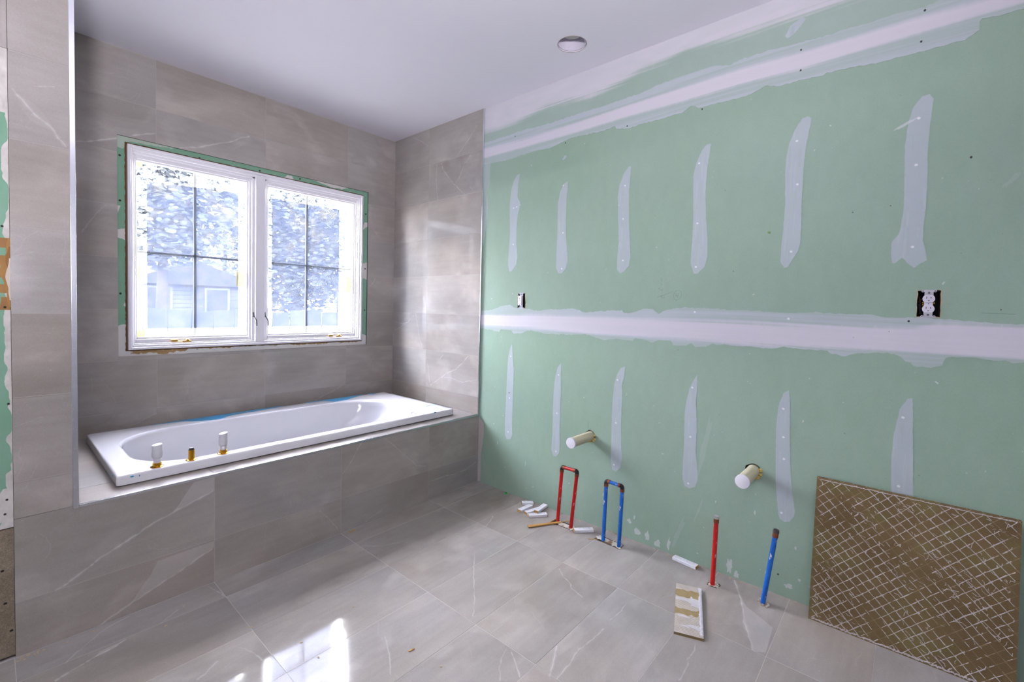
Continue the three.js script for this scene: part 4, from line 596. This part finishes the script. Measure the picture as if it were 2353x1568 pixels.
// holes broken through the floor tiles round the pipes
{
  const dk = std(rgb(74, 56, 44), 0.95), mortar = tex(pixelMap(128, 128, (x, y) => { const b = (fbm(x / 14, y / 14, 4) - 0.5) * 90, br = fbm(x / 22 + 5, y / 22, 3) > 0.58; return br ? [150 + b, 120 + b, 92 + b] : [206 + b * 0.6, 200 + b * 0.6, 188 + b * 0.6]; }), THREE.RepeatWrapping), mm = std(0xffffff, 0.95, { map: mortar });
  const flat = (pts, y, depth) => new THREE.ExtrudeGeometry(poly(jag(pts.map((p, i) => (i % 2 ? -p : p)), 0.006, pts[0] * 50, true)), { depth, bevelEnabled: false }).rotateX(-Math.PI / 2).translate(0, y, 0);
  const hole = (edge, fill, n, seed) => {
    mesh('tile_cutout', flat(edge, 0, 0.0009), dk, floor); mesh('mortar_patch', flat(fill, 0.0005, 0.0024), mm, floor);
    const q = mulberry(seed), l = []; for (let i = 0; i < n; i++) { const k = Math.floor(q() * fill.length / 2) * 2, j = (k + 2) % fill.length, f = q(), g = new THREE.IcosahedronGeometry(0.0025 + q() * 0.0045, 1); g.scale(1.3, 0.5, 1); l.push(g.translate(fill[k] + (fill[j] - fill[k]) * f + (q() - 0.5) * 0.012, 0.003, fill[k + 1] + (fill[j + 1] - fill[k + 1]) * f + (q() - 0.5) * 0.012)); } mesh('mortar_crumbs', merge(l), mm, floor).userData.kind = 'stuff';
  };
  hole([-0.166, 0.775, -0.095, 0.778, -0.098, 0.9, -0.112, 0.93, -0.152, 0.928, -0.152, 0.85], [-0.142, 0.815, -0.112, 0.82, -0.11, 0.925, -0.15, 0.926, -0.148, 0.86], 22, 3);
  hole([-0.148, 1.078, -0.085, 1.083, -0.09, 1.21, -0.094, 1.238, -0.15, 1.24, -0.145, 1.13], [-0.132, 1.088, -0.096, 1.092, -0.1, 1.2, -0.1, 1.236, -0.15, 1.238, -0.13, 1.18], 20, 5);
  hole([-0.15, 1.699, -0.112, 1.7, -0.103, 1.742, -0.114, 1.752, -0.15, 1.742], [-0.148, 1.708, -0.118, 1.708, -0.11, 1.74, -0.144, 1.742], 14, 7);
  hole([-0.128, 1.911, -0.098, 1.915, -0.1, 1.948, -0.136, 1.948], [-0.132, 1.912, -0.1, 1.918, -0.104, 1.95, -0.138, 1.95], 14, 9);
}

// ------------------------------------------------------------------ offcuts and sticks on the floor
const lacquer = std(rgb(236, 236, 242), 0.4), fibre = std(rgb(190, 146, 84), 0.9), pencil = std(rgb(92, 92, 98), 0.9);
function block(label, P, Q, wid, y0 = 0, y1 = 0, len, roll = 0) {   // P, Q: the two ends of its axis on the floor
  const a = V3(P[0], y0, P[1]), b = V3(Q[0], y1, Q[1]), L = len ?? a.distanceTo(b), h = 0.0155, t = thing('trim_offcut', label, 'wood offcut', [(a.x + b.x) / 2, (a.y + b.y) / 2, (a.z + b.z) / 2], 'white trim offcuts on the floor');
  t.rotation.set(0, -Math.atan2(b.z - a.z, b.x - a.x), Math.atan2(b.y - a.y, Math.hypot(b.x - a.x, b.z - a.z)), 'YZX');
  mesh('body', rbox(-L / 2 + 0.001, L / 2 - 0.001, 0.0003, h, -wid / 2, wid / 2, 0.0016), lacquer, t);
  for (const s of [-1, 1]) mesh('sawn_end', box(s * L / 2 - 0.0015, s * L / 2 + 0.0015, 0.001, h - 0.0008, -wid / 2 + 0.001, wid / 2 - 0.001).translate(-s * 0.0012, 0, 0), fibre, t).userData.label = 'raw brown fibreboard end';
  for (let i = 0; i < 3; i++) { const x = (-0.25 + 0.3 * i + R(-0.05, 0.05)) * L, s = R(0.006, 0.012); mesh('pencil_mark', new THREE.BoxGeometry(0.0007, 0.0004, s).rotateY(R(0.3, 0.9)).translate(x, h + 0.0001, R(-0.008, 0.002)), pencil, t); }
}
block('shortest white trim offcut at the back of the pile', [-0.082, 0.493], [-0.026, 0.547], 0.034);
block('white trim offcut with brown end, leftmost in the pile', [-0.182, 0.556], [-0.068, 0.561], 0.034);
block('white trim offcut partly under another in the pile', [-0.177, 0.602], [-0.066, 0.632], 0.033);
block('white trim offcut lying tilted on top of the pile', [-0.145, 0.662], [-0.028, 0.648], 0.032, 0.0162, 0.0175);
block('white trim offcut at the front of the pile', [-0.192, 0.638], [-0.098, 0.713], 0.034);
block('white trim offcut lying against the foot of the red loop', [-0.154, 0.951], [-0.07, 1.03], 0.035);
block('white trim offcut lying alone along the wall between the pipes', [-0.034, 1.492], [-0.046, 1.618], 0.034);
const woodMap = tex(pixelMap(128, 32, (x, y) => { const s = (fbm(x / 40, y / 2.2, 3) - 0.5) * 60; return [196 + s, 150 + s * 0.8, 82 + s * 0.5]; })), wood = std(0xffffff, 0.7, { map: woodMap });
function stick(name, label, P, Q, w, h, y = 0) { const L = Math.hypot(Q[0] - P[0], Q[1] - P[1]), g = rbox(-L / 2, L / 2, 0.0002, h, -w / 2, w / 2, Math.min(w, h) * 0.25, 1), p = g.attributes.position; for (let i = 0; i < p.count; i++) { const f = p.getX(i) / L + 0.5; p.setZ(i, p.getZ(i) * (1 - 0.45 * f) + Math.sin(f * 3) * 0.003); } g.computeVertexNormals(); const m = mesh(name, g, wood); m.position.set((P[0] + Q[0]) / 2, y, (P[1] + Q[1]) / 2); m.rotation.y = -Math.atan2(Q[1] - P[1], Q[0] - P[0]); return tag(m, label, 'wood scrap'); }
stick('wood_stick', 'golden brown split wood stick at the foot of the red loop', [-0.303, 0.724], [-0.125, 0.833], 0.021, 0.008, 0.003);
stick('wood_splinter', 'thin dark wood splinter reaching between the red loop feet', [-0.145, 0.818], [-0.062, 0.866], 0.006, 0.004, 0.0036);
stick('wood_splinter', 'short wood splinter behind the left foot of the red loop', [-0.175, 0.784], [-0.1, 0.784], 0.006, 0.004, 0.001);
stick('wood_splinter', 'thin curled wood splinter beside the foot of the blue loop', [-0.172, 1.058], [-0.14, 1.1], 0.004, 0.003, 0.001);
stick('wood_splinter', 'brown wood splinter at the foot of the tub platform', [-1.05, 0.026], [-1.008, 0.018], 0.007, 0.004);
stick('wood_splinter', 'brown wood splinter lying in the middle of the floor', [-1.362, 1.008], [-1.338, 1.013], 0.006, 0.004);
{
  const c = thing('tile_clip', 'small bright green plastic tile clip on the floor in the corner', 'tile clip', [-0.024, 0, 0.302]), gm = std(rgb(26, 178, 70), 0.4);
  mesh('base', lathe([[0, 0], [0.014, 0], [0.014, 0.002], [0.01, 0.003], [0, 0.003]], 18), gm, c); mesh('tab', rbox(-0.001, 0.001, 0.002, 0.008, -0.008, 0.008, 0.0005), std(rgb(30, 60, 36), 0.5), c);
}
{   // sawdust, chips and plaster crumbs that nobody could count
  const l = [], q = mulberry(21), chip = (x, z, s) => { if (x < -0.15 && x > -0.62 && z > 1.54 && z < 1.86) return; const g = new THREE.IcosahedronGeometry(s, 0); g.scale(1.4, 0.45, 0.8); g.rotateY(q() * 6); l.push(g.translate(x, s * 0.3, z)); };
  for (const [x, z] of [[-1.61, 0.67], [-1.367, 0.626], [-1.326, 1.153], [-1.707, 0.442], [-1.6, 0.79], [-0.194, 0.574], [-2.124, 0.024], [-2.2, 0.03], [-2.26, 0.02], [-1.93, 0.19], [-1.85, 0.1]]) chip(x, z, 0.0035 + q() * 0.002);
  for (let i = 0; i < 90; i++) chip(-q() * q() * 2.3 - 0.01, 0.02 + q() * 2.3, 0.0008 + q() * 0.0012);
  for (let i = 0; i < 70; i++) chip(-0.006 - q() * 0.02, 0.9 + q() * 1.15, 0.0015 + q() * 0.003);
  for (let i = 0; i < 30; i++) chip(-2.33 + q() * 0.06, 0.006 + q() * 0.03, 0.0015 + q() * 0.002);
  const tan = std(rgb(190, 168, 136), 0.9), m = mesh('debris', merge(l), tan); tag(m, 'fine wood and plaster crumbs strewn over the floor', 'debris'); m.userData.kind = 'stuff';
}

// ------------------------------------------------------------------ tiles left over, seen from the back
{
  const T = 0.6, n = 1024, q = mulberry(31);
  const c = pixelMap(n, n, (x, y) => { const u = x / n * T, v = y / n * T, rib = Math.abs(((v / 0.0062) % 1) - 0.5) < 0.14 ? -10 : 0, b = (fbm(u * 9, v * 9, 3) - 0.5) * 22 + (noise(u * 700, v * 700) - 0.5) * 14, ol = smooth(0.5, 0.7, fbm(u * 14 + 3, v * 14, 3)) * 12; return [112 + b + rib, 92 + b + rib + ol * 0.5, 58 + b * 0.8 + rib]; });
  const g = c.getContext('2d'); g.lineCap = 'round';
  for (let k = -30; k < 60; k++) for (const s of [1, -1]) for (let i = 0; i < 40; i++) { const a = k * 0.0297 * 1.4142, u0 = i * 0.021, v0 = s > 0 ? a + u0 : a - u0 + 0.6; g.strokeStyle = `rgba(196,186,170,${0.10 + q() * 0.35})`; g.lineWidth = 2 + q() * 3; g.beginPath(); g.moveTo(u0 / T * n, n - v0 / T * n); g.lineTo((u0 + 0.021) / T * n, n - (v0 + s * 0.021) / T * n); g.stroke(); }
  const t = thing('floor_tile_sheet', 'large square tile leaning on the wall with mortar covered brown back', 'tile', [-0.098, 0, 2.102]);
  t.rotation.z = -Math.asin(0.073 / 0.6); const body = new THREE.BoxGeometry(0.0095, T, T).translate(0.00475, T / 2, T / 2), uv = body.attributes.uv, p = body.attributes.position; for (let i = 0; i < uv.count; i++) uv.setXY(i, p.getZ(i) / T, p.getY(i) / T);
  mesh('tile_body', body, std(0xffffff, 0.9, { map: tex(c) }), t);
  const l = [], ridge = (u0, v0, u1, v1, w, h) => { const L = Math.hypot(u1 - u0, v1 - v0), a = Math.atan2(v1 - v0, u1 - u0), b = new THREE.CylinderGeometry(w / 2 * (0.35 + q() * 0.5), w / 2, L * 1.12, 6, 1).rotateZ(Math.PI / 2); b.scale(1, 1, h / w * 2); b.rotateZ(a).translate((u0 + u1) / 2, (v0 + v1) / 2, 0).rotateY(-Math.PI / 2); l.push(b); };
  const dens = (u, v) => 0.25 + 0.9 * smooth(0.35, 0.62, fbm(u * 7 + 2, v * 12 + u * 8, 3));
  const inside = (u, v) => u > 0.006 && u < T - 0.004 && v > 0.004 && v < T - 0.006;
  const step = 0.021;
  for (let k = -30; k < 60; k++) for (const s of [1, -1]) for (let i = 0; i < 30; i++) for (let h = 0; h < 2; h++) {
    const a = k * 0.0297 * 1.4142, u0 = i * step + h * step / 2, v0 = (s > 0 ? a + u0 : a - u0 + 0.6) + (noise(u0 * 80, k) - 0.5) * 0.004, u1 = u0 + step / 2, v1 = (s > 0 ? a + u1 : a - u1 + 0.6) + (noise(u1 * 80, k) - 0.5) * 0.004;
    if (!inside(u0, v0) || !inside(u1, v1) || q() > dens(u0, v0) * (s < 0 ? 1 : 0.8)) continue; ridge(u0, v0, u1, v1, 0.002 + q() * q() * 0.004, 0.0007 + q() * 0.0009); if (q() < 0.1) ridge(u1, v1, u1 + (q() - 0.5) * 0.004, v1 + 0.003 + q() * 0.006, 0.0018 + q() * 0.003, 0.0012);
  }
  for (let i = 0; i < 620; i++) { const u = 0.01 + q() * 0.57, v = 0.01 + q() * 0.57; if (q() > smooth(0.48, 0.66, fbm(u * 5 + 8, v * 9 + u * 7, 3)) + 0.12) continue; const a = q() < 0.6 ? -0.5 + (q() - 0.5) * 0.7 : q() * 6, L = 0.004 + q() * q() * 0.02, u1 = u + Math.cos(a) * L, v1 = v + Math.sin(a) * L; if (inside(u1, v1)) { const w = 0.001 + q() * 0.0022, a2 = a + (q() - 0.5) * 1.8, u2 = u1 + Math.cos(a2) * L * 0.7, v2 = v1 + Math.sin(a2) * L * 0.7; ridge(u, v, u1, v1, w, 0.0008); if (inside(u2, v2)) ridge(u1, v1, u2, v2, w * 0.8, 0.0008); } }
  for (let i = 0; i < 150; i++) { const u = 0.01 + i / 150 * 0.57; ridge(u, 0.004 + q() * 0.006, u + 0.008, 0.004 + q() * 0.008, 0.003 + q() * 0.004, 0.001 + q()*0.001); if (i % 2) ridge(u, T - 0.007 - q() * 0.004, u + 0.012, T - 0.007 - q() * 0.004, 0.002 + q() * 0.003, 0.0008); }
  const m = mesh('mortar_ridges', merge(l), std(rgb(188, 180, 180), 0.85), t); m.userData.kind = 'stuff'; m.userData.label = 'criss-cross of white mortar ridges';
}
{
  const Lx = 0.35, Lz = 0.112, c = pixelMap(768, 240, (x, y) => {
    const u = x / 768 * Lx, v = y / 240 * Lz, b = (fbm(u * 40, v * 40, 3) - 0.5) * 22, e = (noise(u * 60, v * 60) - 0.5) * 0.02 + v * 0.08;
    const smoothBand = (u + e > 0.05 && u + e < 0.098) || (u + e > 0.185 && u + e < 0.225); let p = [160 + b, 140 + b, 98 + b]; if ((u / 0.0023 + v / 0.0023) % 1 < 0.3) p = p.map((k) => k - 12);
    const wob = fbm(u * 30, v * 20, 3), h1 = ((u + v * 0.9) / 0.0072 + wob * 0.5) % 1 < 0.36, h2 = ((u - v * 1.1 + 1) / 0.0072 + wob * 0.5) % 1 < 0.36, heavy = fbm(u * 34 + 4, v * 12, 3) > 0.66;
    if (!smoothBand && (heavy || h1 || h2)) p = [204 + b, 202 + b, 204 + b]; if (v > 0.099 + (noise(u * 50, 2) - 0.5) * 0.008 && u < 0.335) p = [210 + b, 208 + b, 213 + b]; return p;
  });
  const t = thing('tile_offcut', 'narrow tile offcut lying mortar side up beside the single red pipe', 'tile', [-0.402, 0, 1.704]); t.rotation.y = -(Math.PI - Math.atan2(1.719 - 1.592, 0.584 - 0.246)) ;
  const g = new THREE.BoxGeometry(Lx - 0.001, 0.0008, Lz - 0.001).translate(0, 0.0108, 0), uv = g.attributes.uv, p = g.attributes.position; for (let i = 0; i < uv.count; i++) uv.setXY(i, 0.5 - p.getX(i) / Lx, 0.5 + p.getZ(i) / Lz);
  t.rotation.y = Math.atan2(0.122, 0.34); mesh('tile_body', new THREE.BoxGeometry(Lx, 0.0102, Lz).translate(0, 0.0053, 0), std(rgb(128, 110, 72), 0.9), t); mesh('mortar_print', g, std(0xffffff, 0.85, { map: tex(c) }), t).userData.label = 'criss-cross mortar pattern on the tile back';
  for (let i = 0; i < uv.count; i++) uv.setXY(i, 0.5 + p.getX(i) / Lx * -1, uv.getY(i));
  const l = []; for (let i = 0; i < 34; i++) { const b = new THREE.IcosahedronGeometry(0.0045, 1); b.scale(1.5, 0.42, 0.9 + rnd() * 0.6); l.push(b.translate(0.168 - i * 0.0097, 0.0112, Lz / 2 - 0.008 + R(-0.002, 0.002))); } const m = mesh('mortar_edge', merge(l), std(rgb(214, 212, 218), 0.85), t); m.userData.label = 'smeared white mortar along the long edge';
}

// ------------------------------------------------------------------ recessed light housing above the ceiling hole
{
  const t = thing('recessed_light', 'open round housing for a recessed light in the white ceiling', 'light fitting', [CAN[0], H, CAN[1]]);
  const shell = lathe([[0.074, 0.006], [0.0775, 0.006], [0.0775, 0.15], [0, 0.15]], 48); mesh('housing', shell, std(rgb(224, 220, 232), 0.45, { side: THREE.DoubleSide }), t);
  mesh('lamp_plate', lathe([[0, 0.036], [0.05, 0.036], [0.051, 0.038], [0.05, 0.041], [0, 0.041]], 40).translate(-0.026, 0, 0.018), std(rgb(196, 194, 190), 0.5), t);
  mesh('cut_edge', new THREE.TorusGeometry(CAN[2], 0.0012, 8, 60).rotateX(Math.PI / 2).translate(0, -0.0002, 0), std(rgb(176, 158, 150), 0.9), t);
}

// ------------------------------------------------------------------ outdoors, seen blurred through the filmed panes
{
  const lawn = tex(pixelMap(256, 256, (x, y) => { const b = (fbm(x / 20, y / 20, 4) - 0.5) * 40; return [168 + b * 0.7, 167 + b * 0.7, 162 + b * 0.7]; }), THREE.RepeatWrapping);
  const gr = new THREE.BoxGeometry(120, 0.2, 120).translate(0, -0.75, 0), u = gr.attributes.uv; for (let i = 0; i < u.count; i++) u.setXY(i, u.getX(i) * 12, u.getY(i) * 12); struct('ground', gr, std(0xffffff, 0.95, { map: lawn }));
  const h = thing('house', 'neighbouring house with horizontal siding seen low through the left pane', 'house', [4.3, -0.65, -24]), sid = std(rgb(54, 58, 66), 0.7), roof = std(rgb(46, 48, 54), 0.9);
  mesh('wall', box(-2.7, 2.7, 0, 2.7, -4, 0), sid, h); for (let i = 0; i < 13; i++) mesh('siding_board', new THREE.BoxGeometry(5.46, 0.185, 0.03).rotateX(-0.1).translate(0, 0.1 + i * 0.2, 0.02), sid, h);
  mesh('roof', new THREE.ExtrudeGeometry(S([[-3, 2.7], [3, 2.7], [0, 3.9]]), { depth: 4.6, bevelEnabled: false }).translate(0, 0, -4.3), roof, h);
  for (const x of [-1.5, 0.9]) { const w = mesh('window', box(x - 0.55, x + 0.55, 1.2, 2.6, 0.01, 0.07), std(rgb(86, 90, 98), 0.4), h); mesh('pane', box(x - 0.45, x + 0.45, 1.3, 2.5, 0.05, 0.08), std(rgb(40, 44, 52), 0.7), w); }
  const bark = std(rgb(70, 66, 64), 0.9), q = mulberry(63);
  const leafMat = [rgb(92, 100, 108), rgb(100, 108, 116), rgb(86, 94, 102)].map((k) => std(k, 0.9, { transmission: 0.3, thickness: 0, side: THREE.DoubleSide }));
  const tree = (x, z, height, spread, k, gap, label, low = 0.11) => {
    const t = thing('tree', label, 'tree', [x, -0.65, z], 'trees outside the window'); mesh('trunk', rod(V3(0, 0, 0), V3(0.15, height * 0.75, 0), 0.16, 0.06, 10), bark, t);
    const l = []; const fine = z > -20 ? 0.5 : 1; for (let i = 0; i < 5200 / (fine * fine); i++) { const a = q() * 6.283, e = Math.acos(2 * q() - 1), r = Math.cbrt(q()), lx = Math.cos(a) * Math.sin(e) * r * spread, ly = height * (low + 1) / 2 + Math.cos(e) * r * height * (1 - low) / 2, lz = Math.sin(a) * Math.sin(e) * r * spread; if (fbm(lx * 0.9 + k * 3, ly * 0.9 + lz, 2) < gap) continue; const s = (0.10 + q() * 0.12) * fine, g = new THREE.CircleGeometry(s, 5).scale(1, 0.62, 1).rotateX(q() * 6).rotateY(q() * 6).translate(lx, ly, lz); l.push(g); }
    const m = mesh('foliage', merge(l), leafMat[k % 3], t); m.userData.kind = 'stuff';
  };
  tree(0.6, -12.6, 8, 1.9, 0, 0.22, 'loose tree outside, leftmost through the window', 0.34); tree(4.9, -14.4, 8, 2.0, 2, 0.15, 'dense tree outside filling most of the right pane', 0.16); tree(7.6, -11, 7, 1.8, 1, 0.18, 'low round tree outside at the right pane edge');
  tree(0.6, -31, 13, 3.6, 2, 0.18, 'far tree outside left of the house roof'); tree(7.9, -32, 13.5, 3.6, 1, 0.18, 'tall tree outside behind the house'); tree(15.4, -31, 13, 3.6, 0, 0.15, 'tallest tree outside, far behind the right pane');
  tree(-8.9, -10.5, 7, 2.1, 1, 0.4, 'round tree outside that the tiled side wall mirrors'); tree(-13.5, -12.5, 8, 2.3, 2, 0.42, 'tall tree outside, farthest to the left'); tree(-9.6, -17, 9, 2.5, 0, 0.44, 'broad tree outside behind the mirrored round tree');
  const fence = thing('garden_fence', 'slate blue board fence outside below the window panes', 'fence', [0, -0.65, -7.2]), fm = [rgb(48, 53, 62), rgb(52, 57, 66), rgb(45, 50, 59)].map((k) => std(k, 0.8));
  for (let i = 0; i < 100; i++) mesh('board', rbox(-16 + i * 0.34, -16 + i * 0.34 + 0.325, 0.05, 1.78 + 0.03 * Math.sin(i * 1.7), -0.02, 0.005, 0.004, 1), fm[i % 3], fence); for (const y of [0.4, 1.4]) mesh('rail', box(-16, 18, y, y + 0.09, -0.07, -0.02), fm[0], fence);
}

renderer.render(scene, camera);
